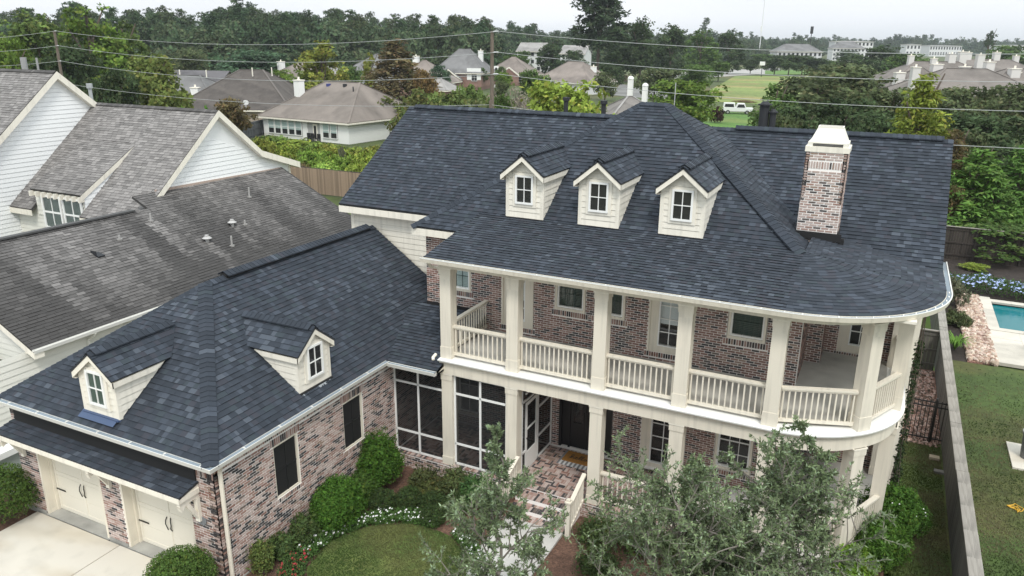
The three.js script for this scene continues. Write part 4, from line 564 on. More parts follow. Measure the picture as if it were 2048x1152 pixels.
{
  const g = 3.4 - .5; wallN([[-17, 4.9, -4.3], [-17, 4.9, -13.2], [-17, 5.88, -13.2], [-17, 6.62, -11.1], [-17, 8.62, -8.65], [-17, 4.96, -4.35]]);
  const rk = (P, Q) => { const m = new MB(), dn = [0, -.3, 0], o = [.03, 0, 0]; const a = add(P, o), b = add(Q, o); m.face([add(a, dn), add(b, dn), b, a]); m.face([add(a, dn), [-17.02, a[1] - .3, a[2]], [-17.02, b[1] - .3, b[2]], add(b, dn)]); m.build('rake_board', M.trim, N); }; const X = -16.72;
  rk([X, 5.1, -4.27], [X, 8.84, -8.65]); rk([X, 8.84, -8.65], [X, 6.76, -11.1]); rk([X, 6.76, -11.1], [X, 5.88, -13.7]); new MB().box(X, X + .03, 5.56, 5.88, -13.72, -13.68).build('fascia', M.trim, N);
  new MB().bar([-16.97, 5.66, -12.5], [-16.97, 5.74, -5.0], .06, .14).build('flashing', std([.42, .33, .28], .7), N); new MB().box(-17.0, -16.95, 3.5, 5.9, -13.25, -13.13).build('corner_board', M.trim, N);
  wallN([[-25, 2.6, .4], [-25, 2.6, -9.0], [-25, 8.5, -9.0], [-25, 10.1, -6.78], [-25, 3.95, .4]]); const X1 = -24.72, r1 = (x, z) => [x, 10.38 + .855 * (z < -6.77 ? z + 6.77 : -6.77 - z), z];
  nroof([r1(-46, .6), r1(X1, .6), r1(X1, -6.77), r1(-46, -6.77)], 6.2, 121); nroof([r1(X1, -6.77), r1(X1, -9.0), r1(-46, -9.0), r1(-46, -6.77)], 5, 122, { bare: 1 }); caps(LN, N, r1(-46, -6.77), r1(X1, -6.77), NS.slice(3, 14), { seed: 123, w: .17 });
  const rk1 = (P, Q) => { const m = new MB(), dn = [0, -.34, 0]; const a = add(P, [.03, 0, 0]), b = add(Q, [.03, 0, 0]); m.face([add(a, dn), add(b, dn), b, a]); m.face([add(a, dn), [-25.02, a[1] - .34, a[2]], [-25.02, b[1] - .34, b[2]], add(b, dn)]); m.build('rake_board', M.trim, N); }; rk1(r1(X1, .6), r1(X1, -6.77)); rk1(r1(X1, -6.77), r1(X1, -8.75));
  wallN([[-25, 1.5, -4.0], [-17, 1.5, -4.0], [-17, 4.75, -4.0], [-20.2, 4.75, -4.0], [-20.2, 5.36, -4.0], [-23.45, 5.36, -4.0], [-23.45, 4.75, -4.0], [-25, 4.75, -4.0]].slice(0, 4), { mat: MWc }); wallN([[-25, 1.5, -4.02], [-19.5, 1.5, -4.02], [-19.5, 4.6, -4.02], [-25, 4.6, -4.02]], { mat: MWc }); wallN([[-23.45, 4.3, -3.98], [-20.2, 4.3, -3.98], [-20.2, 5.4, -3.98], [-23.45, 5.4, -3.98]], { mat: MWc });
  const ck = [[-20.2, 4.85, -3.98], [-20.2, 7.30, -6.88], [-20.2, 5.36, -3.98]]; wallN(ck); { const m = new MB(); m.face([[-20.14, 5.20, -3.82], [-20.14, 7.12, -6.95], [-20.14, 7.34, -6.95], [-20.14, 5.44, -3.82]]); m.build('rake_board', M.trim, N); }
  for (let i = 0; i < 9; i++) new MB().box(-23.5 + i * .41, -23.43 + i * .41, 5.16, 5.38, -3.98, -3.72).build('rafter_tail', M.trim, N);
  new MB().box(-25, -23.46, 4.28, 4.52, -3.68, -3.64).box(-20.2, -16.8, 4.28, 4.52, -3.68, -3.64).build('fascia', M.trim, N);
  for (const x of [-22.95, -21.55]) windowUnit(N, 'window', [x, 3.75, -3.86], [1, 0, 0], 1.28, 1.5, { f: .085, cols: 2, rows: 2, m: .04, meet: 1, blind: M.blindG, bk: .06 });
}
// pipes and vents of its roofs
const onLow = (x, z) => lowR(x, z);
for (const [x, z, h] of [[-15.45, -3.4, .32], [-13.1, -5.2, .42], [-14.9, -1.5, .18], [-15.5, -8.8, .45], [-14.0, -6.9, .2]]) { const p = onLow(x, z), v = new MB().tube([add(p, [0, -.05, 0]), add(p, [0, h, 0])], .04, 7).build('vent_pipe', std([.35, .34, .33], .7), N); new MB().tube([add(p, [0, -.02, 0]), add(p, [0, .04, 0])], .11, 8).build('pipe_collar', std([.28, .27, .26], .7), v); }
for (const [x, z] of [[-14.12, -6.3], [-13.65, -4.46]]) { const p = onLow(x, z), v = new MB().tube([add(p, [0, -.05, 0]), add(p, [0, .2, 0])], .07, 8).build('roof_vent', std([.4, .39, .38], .6), N); new MB().tube([add(p, [0, .16, 0]), add(p, [0, .24, 0]), add(p, [0, .29, 0])], k => k < .5 ? .19 : .08, 12).build('vent_cap', std([.42, .41, .40], .5), v); }
{ const p = onLow(-14.47, -.22); new MB().obox(add(p, [-.16, -.04, .14]), [.32, 0, 0], [0, .2, 0], [0, 0, -.0001]).obox(add(p, [-.16, -.08, -.13]), [.34, -.08, 0], [.06, .14, 0], [0, 0, .26]).build('roof_vent', M.vent, N); }
{ const v = new MB().tube([[-29.8, 6.6, -12], [-29.8, 9.35, -12]], .1, 8).build('vent_pipe', std([.42, .44, .45], .5), N); new MB().tube([[-29.8, 9.2, -12], [-29.8, 9.45, -12]], .16, 8).build('vent_cap', std([.42, .44, .45], .5), v); }
for (const x of [-27.2, -26.2]) new MB().tube([[x, 10.2, -6.9], [x, 10.95, -6.9]], x < -27 ? .14 : .05, 8).build('vent_pipe', std([.3, .3, .3], .6), N);
LN.flush('shingle', 'shingle', 'shingles', V_sh, NS_M); LN.flush('ridge_shingle', 'ridge_shingle', 'ridge_shingles', V_sh, NS_M, 60);
{ const w = thing('low_wall', 'low grey-green wall with white cap at the left edge, behind the round bush', 'wall', [-10.4, -.5, 6.5]); new MB().box(-10.5, -10.35, -.5, .78, 5.75, 9).build('panel', std([.36, .40, .38], .8), w); new MB().box(-10.62, -10.22, .78, .96, 5.7, 9).build('cap', M.white, w); }
// ---------- foliage ----------
const leafM = (c, tr = .25) => new THREE.MeshPhysicalMaterial({ color: new THREE.Color().setRGB(...c), roughness: 1, vertexColors: true, side: THREE.DoubleSide, transmission: tr, thickness: 0, specularIntensity: .12 });
class Leaves { // a heap of small leaf-shaped faces
  constructor() { this.p = []; this.n = []; this.c = []; }
  leaf(o, dir, nor, l, w, col) { // pointed leaf from o along dir
    const s = nrm(cross(dir, nor)), a = o, b = mad(mad(o, dir, l * .45), s, w / 2), c = mad(o, dir, l), d = mad(mad(o, dir, l * .45), s, -w / 2);
    for (const v of [a, b, c, a, c, d]) { this.p.push(...v); this.n.push(...nor); this.c.push(...col); }
  }
  geo() { const g = new THREE.BufferGeometry(); g.setAttribute('position', new THREE.Float32BufferAttribute(this.p, 3)); g.setAttribute('normal', new THREE.Float32BufferAttribute(this.n, 3)); g.setAttribute('color', new THREE.Float32BufferAttribute(this.c, 3)); return g; }
}
const rdir = R => { const z = R() * 2 - 1, a = R() * 2 * Math.PI, s = Math.sqrt(1 - z * z); return [s * Math.cos(a), z, s * Math.sin(a)]; };
// crowns are made about 1 m in radius on a base at y = 0 and scaled to size
function crownGeo(seed, o) {
  const R = rngf(seed), L = new Leaves(), lobes = o.lobes, tot = lobes.reduce((s, l) => s + l[3] * l[3], 0);
  for (const [x, y, z, r, fy = .8] of lobes) {
    const n = Math.round(o.n * r * r / tot), tone = .8 + R() * .4, sub = Array.from({ length: Math.max(5, n / 22 | 0) }, () => { const d = rdir(R), k = r * (.62 + .38 * Math.sqrt(R())); return [[x + d[0] * k, y + d[1] * k * fy, z + d[2] * k], d, .72 + R() * .56]; });
    for (let i = 0; i < n; i++) { // leaves gather in sprays
      const [c, d, t] = sub[R() * sub.length | 0], q = rdir(R), sp = o.spray || .16, p = add(c, [q[0] * sp * r * 1.6, q[1] * sp * r, q[2] * sp * r * 1.6]), nor = nrm(add(add(mul(d, .9), mul(rdir(R), .9)), [0, .35, 0])), dir = nrm(cross(nor, rdir(R))), s = o.s * (.6 + R() * .8), k = tone * t * (.8 + R() * .4), h = R();
      L.leaf(p, o.droop ? nrm(add(dir, [0, -o.droop, 0])) : dir, nor, s * 1.25, s * (o.thin || .8), [k * (1 + (h > .8 ? .25 : 0)), k, k * (.9 + .2 * h)]);
    }
  }
  return L.geo();
}
const rnd = (seed, n, f) => { const R = rngf(seed); return Array.from({ length: n }, (_, i) => f(R, i)); };
const broad = seed => rnd(seed, 16, (R, i) => { const a = R() * 6.3, k = i ? .25 + .5 * R() : 0, y = .38 + .92 * R(); return [Math.cos(a) * k * (1.25 - .45 * y), y, Math.sin(a) * k * (1.25 - .45 * y), .30 + R() * .22, .8]; });
const tallB = seed => rnd(seed, 20, (R, i) => { const y = .35 + 1.75 * i / 20, w = .75 * Math.sin(Math.PI * Math.min(1, (y + .15) / 2.35)), a = R() * 6.3; return [Math.cos(a) * w * .62, y, Math.sin(a) * w * .62, .26 + .2 * R(), .85]; });
const cone = seed => rnd(seed, 46, (R, i) => { const y = .1 + 2.75 * Math.pow(i / 46, .9), w = Math.max(.03, .85 * (1 - y / 2.95)), a = i * 2.4 + R(); return [Math.cos(a) * w * .75, y, Math.sin(a) * w * .75, .10 + .30 * w * (.7 + .5 * R()), 1.05]; });
const pineL = seed => rnd(seed, 26, (R, i) => { const y = .9 + 1.9 * i / 26, w = .62 * (1 - .55 * (i / 26) ** 2), a = i * 2.4 + R() * 2; return [Math.cos(a) * w * (.2 + .8 * R()), y, Math.sin(a) * w * (.2 + .8 * R()), .17 + .14 * R(), .45]; });
const topPine = seed => rnd(seed, 13, (R, i) => { const y = 1.5 + .95 * i / 13, a = i * 2.4 + R(), w = .55 * (1 - .4 * i / 13) * R(); return [Math.cos(a) * w, y, Math.sin(a) * w, .19 + .12 * R(), .5]; });
const dome = seed => rnd(seed, 14, (R, i) => { const a = R() * 6.3, k = i ? .65 * Math.sqrt(R()) : 0, y = .35 + .35 * (1 - k) * R(); return [Math.cos(a) * k, y, Math.sin(a) * k, .30 + R() * .16, .95]; });
const CROWN = { broad: [1, 2, 3].map(k => crownGeo(k, { lobes: broad(k * 7), n: 5200, s: .072 })), tall: [1, 2].map(k => crownGeo(k + 10, { lobes: tallB(k * 5), n: 5200, s: .078 })), cone: [1, 2].map(k => crownGeo(k + 20, { lobes: cone(k * 3), n: 8500, s: .085, thin: .45, droop: .5, spray: .3 })), pine: [crownGeo(31, { lobes: pineL(4), n: 6500, s: .085, thin: .5, spray: .25 })], top: [1, 2].map(k => crownGeo(40 + k, { lobes: topPine(k), n: 700, s: .10, spray: .25 })), far: [1, 2, 3].map(k => crownGeo(50 + k, { lobes: k < 3 ? broad(k * 9) : tallB(9), n: 1100, s: .125 })), shrub: [1, 2, 3].map(k => crownGeo(60 + k, { lobes: dome(k * 11), n: 3600, s: .085 })), fine: [1, 2].map(k => crownGeo(70 + k, { lobes: dome(k * 13), n: 5200, s: .06, thin: .45 })) };
const TRUNK = (() => { const m = new MB(); m.tube([[0, -.02, 0], [.02, .3, .01], [-.01, .65, -.01], [.01, 1, 0]], k => .055 * (1 - .6 * k), 7); for (const [a, y] of [[.4, .42], [2.3, .5], [4.2, .58], [5.5, .7]]) m.tube([[0, y, 0], [Math.cos(a) * .13, y + .16, Math.sin(a) * .13], [Math.cos(a) * .3, y + .36, Math.sin(a) * .3]], k => .028 * (1 - .7 * k), 5); return m.geo(); })();
const M_bark = std([.11, .085, .068], .95), M_barkG = std([.20, .18, .155], .95);
const GREEN = { dark: [.062, .096, .042], mid: [.092, .155, .044], bright: [.135, .215, .04], yellow: [.20, .23, .05], olive: [.105, .135, .062], grey: [.15, .165, .105], brown: [.15, .125, .06], lime: [.24, .32, .06], blue: [.072, .128, .072], cyp: [.22, .275, .05], rust: [.17, .12, .05] };
const LM = new Map(), leafOf = c => { const k = Array.isArray(c) ? c.join() : c; if (!LM.has(k)) LM.set(k, leafM(Array.isArray(c) ? c : GREEN[c])); return LM.get(k); };
let nTree = 0;
function plant(name, label, cat, pos, o) { // o: kind, h, r, c, bare (share of height that is trunk only)
  const T = thing(name, label, cat, pos, o.group), G = CROWN[o.kind], g = G[nTree++ % G.length], hC = o.kind === 'cone' ? 2.95 : o.kind === 'tall' || o.kind === 'far' ? 2.3 : o.kind === 'pine' ? 2.95 : o.kind === 'top' ? 2.7 : o.kind === 'broad' ? 1.75 : 1.15, bare = o.bare === undefined ? (o.kind === 'shrub' || o.kind === 'fine' ? 0 : o.kind === 'cone' ? .02 : .08) : o.bare;
  if (o.kind !== 'shrub' && o.kind !== 'fine') { const t = new THREE.Mesh(TRUNK, o.bark || M_bark); t.name = 'trunk'; t.scale.set(o.h * (o.kind === 'pine' ? .35 : .5), o.h * (o.kind === 'broad' ? .75 : .92), o.h * (o.kind === 'pine' ? .35 : .5)); t.castShadow = t.receiveShadow = true; T.add(t); }
  const m = new THREE.Mesh(g, leafOf(o.c)); m.name = 'crown'; m.scale.set(o.r, o.h * (1 - bare) / hC, o.r * (.9 + .2 * hash2(nTree, 5))); m.position.y = o.h * bare; m.rotation.y = nTree * 1.7; m.castShadow = m.receiveShadow = true; T.add(m); return T;
}
// set out a tree by where its top shows, how wide it is there and how far off it stands
function treeAt(label, u, v, w, D, kind, c, o = {}) { const t = atD(u, v, D), gy = o.y0 === undefined ? -.6 : o.y0; return plant(o.name || (kind === 'shrub' || kind === 'fine' ? 'shrub' : kind === 'cone' ? 'cypress_tree' : kind === 'pine' || kind === 'top' ? 'pine_tree' : 'leafy_tree'), label, o.cat || (kind === 'shrub' || kind === 'fine' ? 'shrub' : 'tree'), [t[0], gy, t[2]], { kind, h: t[1] - gy, r: w / 2 * D / FPX * (kind === 'cone' ? 1.75 : kind === 'pine' ? 1.3 : 1.02), c, ...o }); }
for (const a of [
  ['tall mid-green tree at the upper left corner, above the left gable ridge', 60, 28, 200, 112, 'tall', [.11, .165, .045]], ['tallest green tree of the left group, its top above the first utility pole', 168, 10, 180, 118, 'tall', 'bright'], ['pale green tree cut by the left edge of the picture', 5, 55, 130, 96, 'broad', 'bright'],
  ['green tree right of the first utility pole, reaching the top wire', 240, 42, 130, 126, 'tall', [.105, .16, .045]], ['olive-tinged tree between the first utility pole and the grey-blue roof', 292, 80, 170, 92, 'broad', [.14, .18, .05]], ['dark tree standing right behind the left gable, below the lowest wire', 215, 118, 130, 84, 'broad', 'dark'], ['dark green tree behind the first utility pole', 118, 70, 170, 100, 'broad', 'dark'],
  ['wide spreading blue-green tree behind the brown hipped roof', 492, 86, 180, 178, 'broad', 'blue'], ['round green tree left of the wide spreading blue-green tree', 372, 88, 92, 195, 'broad', 'olive'], ['yellow-green tree behind the chimney of the white sunroom house', 640, 82, 140, 128, 'tall', 'yellow'], ['lower green tree leaning over the brown hipped roof from behind', 610, 125, 105, 132, 'broad', 'bright'],
  ['dark green tree behind the ridge of the white sunroom house', 700, 124, 75, 165, 'broad', 'mid'], ['olive-brown cypress behind the right end of the white sunroom roof', 790, 74, 130, 132, 'cone', 'brown'], ['small yellowish tree before the far grey roof, left of the olive-brown cypress', 738, 106, 42, 145, 'tall', 'yellow'], ['rusty brown tree right of the olive-brown cypress', 852, 130, 66, 126, 'broad', 'rust'], ['small blue-green tree left of the far brick house with white garage door', 880, 124, 56, 175, 'broad', 'blue'],
  ['round green tree right of the second far brick house', 1066, 127, 62, 152, 'broad', 'mid'], ['dark rounded tree in front of the far white three-storey block', 1106, 78, 80, 265, 'tall', 'dark'], ['green tree before the foot of the far white block', 1020, 104, 60, 240, 'broad', 'mid'],
  ['large yellow-green tree behind the two thin vent pipes of the black roof', 1142, 128, 230, 68, 'broad', 'lime'], ['dark tree right of the tall pine with an open top', 1285, 36, 84, 245, 'tall', 'dark'], ['dark tree filling the gap left of the open-topped dark tree', 1240, 82, 80, 250, 'broad', 'dark'], ['tall dark tree in the wood edge above the yellow-green roadside tree', 1345, 50, 96, 265, 'tall', 'dark'], ['dark green tree in the wood edge, left of the mast', 1405, 58, 88, 290, 'tall', 'mid'], ['dark tree at the right end of the wood edge beside the mast', 1462, 60, 84, 320, 'tall', 'dark'],
  ['pale olive roadside tree right of the white pillars', 1312, 124, 110, 160, 'broad', 'olive'], ['green roadside tree between the pale olive one and the field', 1392, 122, 96, 200, 'broad', 'mid'], ['yellow-green tree at the near edge of the field', 1378, 148, 180, 112, 'broad', 'bright'], ['green tree at the far corner of the field, before the wood', 1440, 116, 60, 260, 'broad', 'mid'],
  ['green tree at the left side of the dark olive thicket behind the roof', 1556, 168, 130, 82, 'tall', 'mid'], ['broad dark olive tree in the middle of the thicket behind the black roof', 1640, 140, 250, 100, 'broad', 'olive'], ['dark olive tree behind the brick chimney', 1715, 112, 260, 112, 'broad', 'olive'], ['low dark tree behind the thick black vent pipes', 1610, 196, 200, 70, 'broad', 'dark'], ['dark tree directly above the chimney hood', 1700, 180, 220, 72, 'broad', 'dark'], ['dark olive tree left of the pointed yellow-green cypress', 1795, 150, 190, 80, 'broad', 'olive'],
  ['dark tree right of the pointed yellow-green cypress', 1945, 160, 190, 84, 'broad', 'olive'], ['dark olive tree at the right edge below the pale condominium roofs', 2045, 150, 220, 86, 'broad', 'olive'], ['dark tree behind the bright green pine at the right', 1985, 205, 230, 68, 'broad', 'dark'],
  ['pointed yellow-green cypress rising behind the right end of the black ridge', 1857, 140, 150, 56, 'cone', 'cyp'], ['olive cypress hugging the right rake of the black roof', 1915, 255, 110, 52, 'cone', 'brown', { name: 'cypress_tree' }], ['bright green pine left of the second bright pine by the pool', 1966, 292, 150, 50, 'cone', [.11, .21, .045], { name: 'pine_tree' }], ['bright green pine at the right edge above the pool', 2055, 285, 130, 52, 'cone', [.10, .20, .045], { name: 'pine_tree' }],
  ['dark evergreen tree with layered branches behind the blue flowers', 2016, 440, 190, 46, 'broad', 'mid', { y0: -.5 }], ['lime green bush by the corner of the dark pool fence', 1950, 525, 62, 44.5, 'broad', 'lime', { y0: -.5, name: 'bush' }], ['dusty grey-green bush beside the roof corner, left of the stone strip', 1912, 545, 62, 38, 'shrub', 'grey', { y0: -.5, name: 'bush' }], ['thin twiggy shrub next to the grey fence, below the dusty bush', 1918, 612, 60, 35.5, 'shrub', 'olive', { y0: -.5 }],
  ['dark tree in the middle distance above the far apartment hedge', 1770, 90, 120, 270, 'tall', 'dark'], ['dark green tree between the far apartments and the condominium chimneys', 1728, 104, 120, 250, 'broad', 'dark'], ['green tree line clump left of the condominium chimneys', 1826, 100, 130, 240, 'broad', 'mid'], ['lone dark pine above the condominium chimneys', 1985, 55, 36, 400, 'top', 'dark'], ['green clump right of the lone dark pine', 2030, 84, 120, 300, 'broad', 'mid'], ['olive tree below the far apartments, left of the condominiums', 1680, 118, 170, 170, 'broad', 'olive'],
]) treeAt(...a);
{ // tall pine with its trunk showing between branch tiers
  treeAt('very tall dark pine standing above the skyline, cut by the top of the picture', 1202, -52, 150, 232, 'pine', [.046, .072, .036], { bare: .06 });
}
for (const [u, v, w, base, l] of [[1500, 116, 56, 148, 'leftmost small tree on the far verge, beside the white sign'], [1548, 106, 62, 150, 'small tree with bare trunk on the far verge, left of the largest one'], [1576, 103, 80, 152, 'largest of the small trees with bare trunks on the far verge'], [1603, 107, 60, 150, 'small tree with bare trunk on the far verge, right of the largest one'], [1630, 112, 60, 150, 'small tree at the right end of the far verge, against the olive thicket']]) { const b = atY(u, base, -.6), D = (b[0] - EYE[0]) * CAM.f.x + (b[1] - EYE[1]) * CAM.f.y + (b[2] - EYE[2]) * CAM.f.z, t = atD(u, v, D); plant('leafy_tree', l, 'tree', b, { kind: 'broad', h: t[1] + .6, r: w / 2 * D / FPX, c: 'dark', bare: .16 }); }
// shrubs between the rear fence and the houses beyond
for (const a of [
  ['bright green bush behind the ridge between the two white gables', 318, 188, 84, 66, 'shrub', [.15, .36, .045]], ['bright green bush right of the first one, over the second gable roof', 364, 192, 50, 66, 'shrub', [.16, .37, .05]], ['darker green bush behind the peak of the second white gable', 405, 186, 60, 70, 'shrub', [.09, .21, .03]], ['grey-brown twiggy small tree before the brown hipped house', 462, 180, 110, 88, 'broad', 'brown'],
  ['yellow-green shrub beside the blue-grey fence', 515, 262, 85, 71, 'shrub', 'yellow'], ['green shrub below the long window row of the white sunroom house', 560, 272, 85, 76, 'shrub', 'lime'], ['green shrub below the porch of the white sunroom house', 612, 282, 90, 73, 'shrub', [.18, .29, .055]], ['yellowish shrub with a rounded top before the sunroom porch', 645, 278, 70, 76, 'shrub', 'yellow'], ['large rounded lime shrub above the tan fence', 668, 290, 95, 70, 'shrub', [.20, .31, .06]], ['lime shrub right of the large rounded one, nearest to the black roof edge', 722, 283, 85, 70, 'shrub', 'lime'], ['low lime shrub touching the tan fence top', 650, 316, 95, 68, 'shrub', [.22, .34, .07]], ['pale lime shrub at the lower right, against the black roof edge', 712, 308, 85, 67, 'shrub', 'lime'], ['brownish shrub just above the tan fence beside the white gable', 598, 308, 60, 68, 'shrub', 'brown'], ['small clipped shrub by the corner of the white sunroom house', 683, 281, 22, 72, 'shrub', 'grey'],
  ['green shrub mass right of the sunroom roof, below the rusty tree', 805, 160, 150, 104, 'shrub', [.12, .145, .045]], ['green shrub under the far brick house driveway', 875, 160, 150, 104, 'shrub', [.12, .165, .045]], ['green shrub left of the second utility pole', 945, 154, 120, 104, 'shrub', [.12, .18, .05]], ['greyish bare twiggy bush right of the second utility pole', 1030, 152, 130, 92, 'fine', [.27, .25, .20]], ['dark low bush on the near verge below the parked white vehicle', 1402, 238, 70, 104, 'shrub', 'dark'], ['dark red shrub left of the parked white vehicle', 1438, 208, 34, 125, 'shrub', [.06, .04, .03]], ['brownish dry bush behind the parked white vehicle', 1490, 200, 60, 172, 'shrub', [.24, .19, .10]],

  ['tall lime shrub in the middle of the row below the sunroom windows', 585, 271, 100, 88, 'shrub', 'lime'], ['green shrub at the left foot of the white sunroom house', 535, 266, 90, 90, 'shrub', [.13, .20, .05]], ['lime shrub close under the right windows of the sunroom house', 690, 285, 80, 84, 'shrub', 'lime'], ['yellow shrub at the corner of the sunroom house, beside the dark fence', 738, 282, 90, 82, 'shrub', 'yellow'], ['dense green shrub behind the fence top, left of the large lime one', 630, 278, 90, 84, 'shrub', [.15, .22, .05]],
  ['olive shrub right behind the roof vent line of the sunroom house', 845, 174, 150, 92, 'shrub', [.12, .13, .045]], ['green shrub low before the second utility pole', 975, 166, 150, 98, 'shrub', [.11, .15, .05]], ['green shrub before the red brick house garage', 905, 166, 160, 98, 'shrub', [.11, .15, .045]], ['grey twiggy bush low behind the black ridge, right of the second pole', 1052, 172, 120, 84, 'fine', [.24, .22, .18]], ['olive tree beside the driveway of the second far brick house', 1000, 150, 40, 130, 'broad', 'olive', { name: 'leafy_tree', cat: 'tree' }],
  ['green shrub spread under the ridge right of the second pole', 1010, 180, 140, 88, 'shrub', [.12, .16, .05]], ['mid-green shrub before the tan roofs, above the black ridge end', 850, 186, 140, 84, 'shrub', [.10, .14, .045]], ['olive shrub touching the black ridge between its end and the second pole', 900, 186, 150, 82, 'shrub', [.13, .15, .05]], ['grey-green shrub touching the black ridge left of the second pole', 960, 186, 130, 82, 'shrub', [.14, .165, .07]],
  ['shaggy dark shrub against the dark pool fence, left of the layered evergreen', 1955, 468, 70, 50, 'broad', 'dark', { y0: -.5 }], ['dark shrub at the right edge before the pool fence', 2052, 500, 90, 46, 'shrub', 'mid', { y0: -.5 }], ['mid-green tree crossing the dark fence top at the right rake', 1925, 420, 70, 51, 'broad', 'mid', { name: 'leafy_tree' }], ['green tree between the far pale apartments and the field verge', 1660, 118, 90, 330, 'broad', 'mid'], ['dark green tree before the left end of the pale apartment house', 1535, 104, 70, 420, 'broad', 'mid'], ['green tree before the far white apartment house', 1700, 98, 60, 520, 'broad', 'dark'], ['green tree before the far white block, left of its dark rounded tree', 1045, 96, 44, 290, 'broad', 'mid'], ['green tree hiding the right end of the far white block', 1150, 92, 60, 290, 'broad', 'dark'], ['green tree between the two far brick houses', 1000, 128, 34, 200, 'broad', 'mid'], ['green tree behind the long pale blue-grey roof', 700, 104, 60, 240, 'broad', 'mid'], ['dark green tree behind the far tan roof with white chimney', 585, 96, 70, 230, 'broad', 'dark'], ['green tree left of the far tan roof with white chimney', 560, 118, 50, 205, 'broad', 'mid'], ['green tree between pointed grey roof and olive-brown cypress', 800, 112, 50, 200, 'broad', 'mid'], ['olive tree left of the far brick garage house', 905, 118, 40, 240, 'broad', 'olive'], ['green tree in front of the second far brick house', 1010, 140, 46, 190, 'broad', 'bright'], ['dark tree right of the wide hipped roof with white chimney', 1225, 120, 70, 215, 'broad', 'dark'],
  ['green tree behind the red brick house corner, left of the middle pole', 962, 128, 44, 205, 'broad', 'mid'], ['green tree filling the gap between brown-tan roofs, left of the rusty tree', 822, 132, 44, 165, 'broad', 'mid'], ['wide green tree behind the brown roof, right of the spreading tree', 560, 132, 80, 150, 'broad', 'bright'], ['green tree beside the far hipped house, behind the large yellow-green tree', 1090, 140, 60, 150, 'broad', 'mid'], ['olive tree between the hipped house and the street', 1212, 138, 60, 170, 'broad', 'olive'], ['dark green tree close behind the black ridge, right of the vent pipes', 1000, 172, 60, 76, 'broad', 'mid'],
  ['dark green tree low in the gap between cypress and right gable', 1890, 235, 120, 66, 'broad', 'dark'], ['dark filler tree behind the two bright pines', 2010, 285, 190, 62, 'broad', 'dark'], ['dark green mass of tree under the lowest wire at the right', 1935, 250, 120, 64, 'broad', 'olive'], ['bright green low pine between the two larger ones', 2005, 360, 95, 49, 'cone', [.10, .19, .045], { name: 'pine_tree' }], ['olive bushy tree beside the far end of the right rake', 1905, 360, 70, 50, 'broad', 'brown'], ['dark olive tree in front of the condominium walls', 1880, 168, 170, 100, 'broad', 'olive'], ['dark olive tree before the rightmost condominium wall', 1990, 170, 200, 98, 'broad', 'olive'], ['dark green tree filling the thicket bottom behind the ridge', 1765, 205, 190, 66, 'broad', 'dark'], ['olive tree filling the thicket left of the chimney hood', 1575, 208, 140, 60, 'broad', 'olive'],
]) treeAt(...a);
{ // the far wood and the tree belt along the horizon: nobody could count them
  const R = rngf(404), top = u => u < 700 ? 30 : u < 1000 ? lerp(30, 58, (u - 700) / 300) : u < 1500 ? lerp(58, 72, (u - 1000) / 500) : lerp(72, 82, (u - 1500) / 550), hor = u => 72 + u * .0098, lists = [[], [], [], [], []];
  for (let u = -260; u < 2320; u += 7.5) for (let k = 0; k < 9; k++) {
    const uu = u + (R() - .5) * 20, tv = top(uu) - 8 + 22 * noise2(uu * .02, 3) + (R() - .5) * 12, rise = hor(uu) - tv, near = k < 6, D0 = uu < 980 ? 300 : uu < 1500 ? 480 : 900; let D, h = 17 + R() * 9;
    if (near) { D = D0 * (.78 + .09 * k + R() * .1); if (rise > 0) h = Math.min(30, 12.5 + rise / FPX * D * (.55 + .5 * R())); if (h < 12) h = 12 + 4 * R(); } else D = D0 * (1.5 + (k - 6) * .8 + R() * .5);
    if (uu > 1425 && uu < 1640 && D < 560) continue; if (uu > 1640 && D < 1000) D = 1000 + R() * 600;
    const p = atD(uu, hor(uu), D), pine = R() < .22, r = (pine ? 4.6 : 5.0 + R() * 3.0) * (D > 900 ? 1.4 : 1);
    const hh = pine ? h + 3 : h; const kind = pine ? 3 + (R() * 2 | 0) : R() * 2 | 0; lists[kind].push([p[0], -.6, p[2], hh, r, R()]); if (near) for (const f of [.62, .34]) { const q = atD(uu + (R() - .5) * 16, hor(uu), D * (.97 - .03 * R())); lists[R() * 2 | 0].push([q[0], -.6, q[2], h * f, r, R()]); }
  }
  const F = thing('forest', 'dense dark green wood and tree belt along the whole horizon', 'wood', [-120, -.6, -300]); F.userData.kind = 'stuff'; const M4 = new THREE.Matrix4(), Q = new THREE.Quaternion(), cols = [[.034, .052, .030], [.042, .066, .030], [.028, .046, .030], [.050, .070, .034], [.038, .060, .026]];
  lists.forEach((A, i) => { const geo = i < 3 ? CROWN.far[i] : CROWN.top[i - 3], hC = i < 2 ? 1.72 : i < 3 ? 2.3 : 2.5, I = new THREE.InstancedMesh(geo, leafOf([.075, .112, .058]), A.length); I.name = 'crowns'; I.userData.kind = 'stuff'; A.forEach(([x, y, z, h, r, t], j) => { Q.setFromAxisAngle(new THREE.Vector3(0, 1, 0), t * 6.3); const sy = i < 2 ? Math.min(h / hC, r * (1.0 + .5 * t)) : i > 2 ? Math.min(h / hC, r * .85) : h / hC; M4.compose(new THREE.Vector3(x + 120, h - sy * hC, z + 300), Q, new THREE.Vector3(r, sy, r)); I.setMatrixAt(j, M4); const k = .72 + .6 * t; I.setColorAt(j, new THREE.Color().setRGB(k * (1 + .3 * (t * 7 % 1 - .5)), k, k * .98)); }); F.add(I); });
}
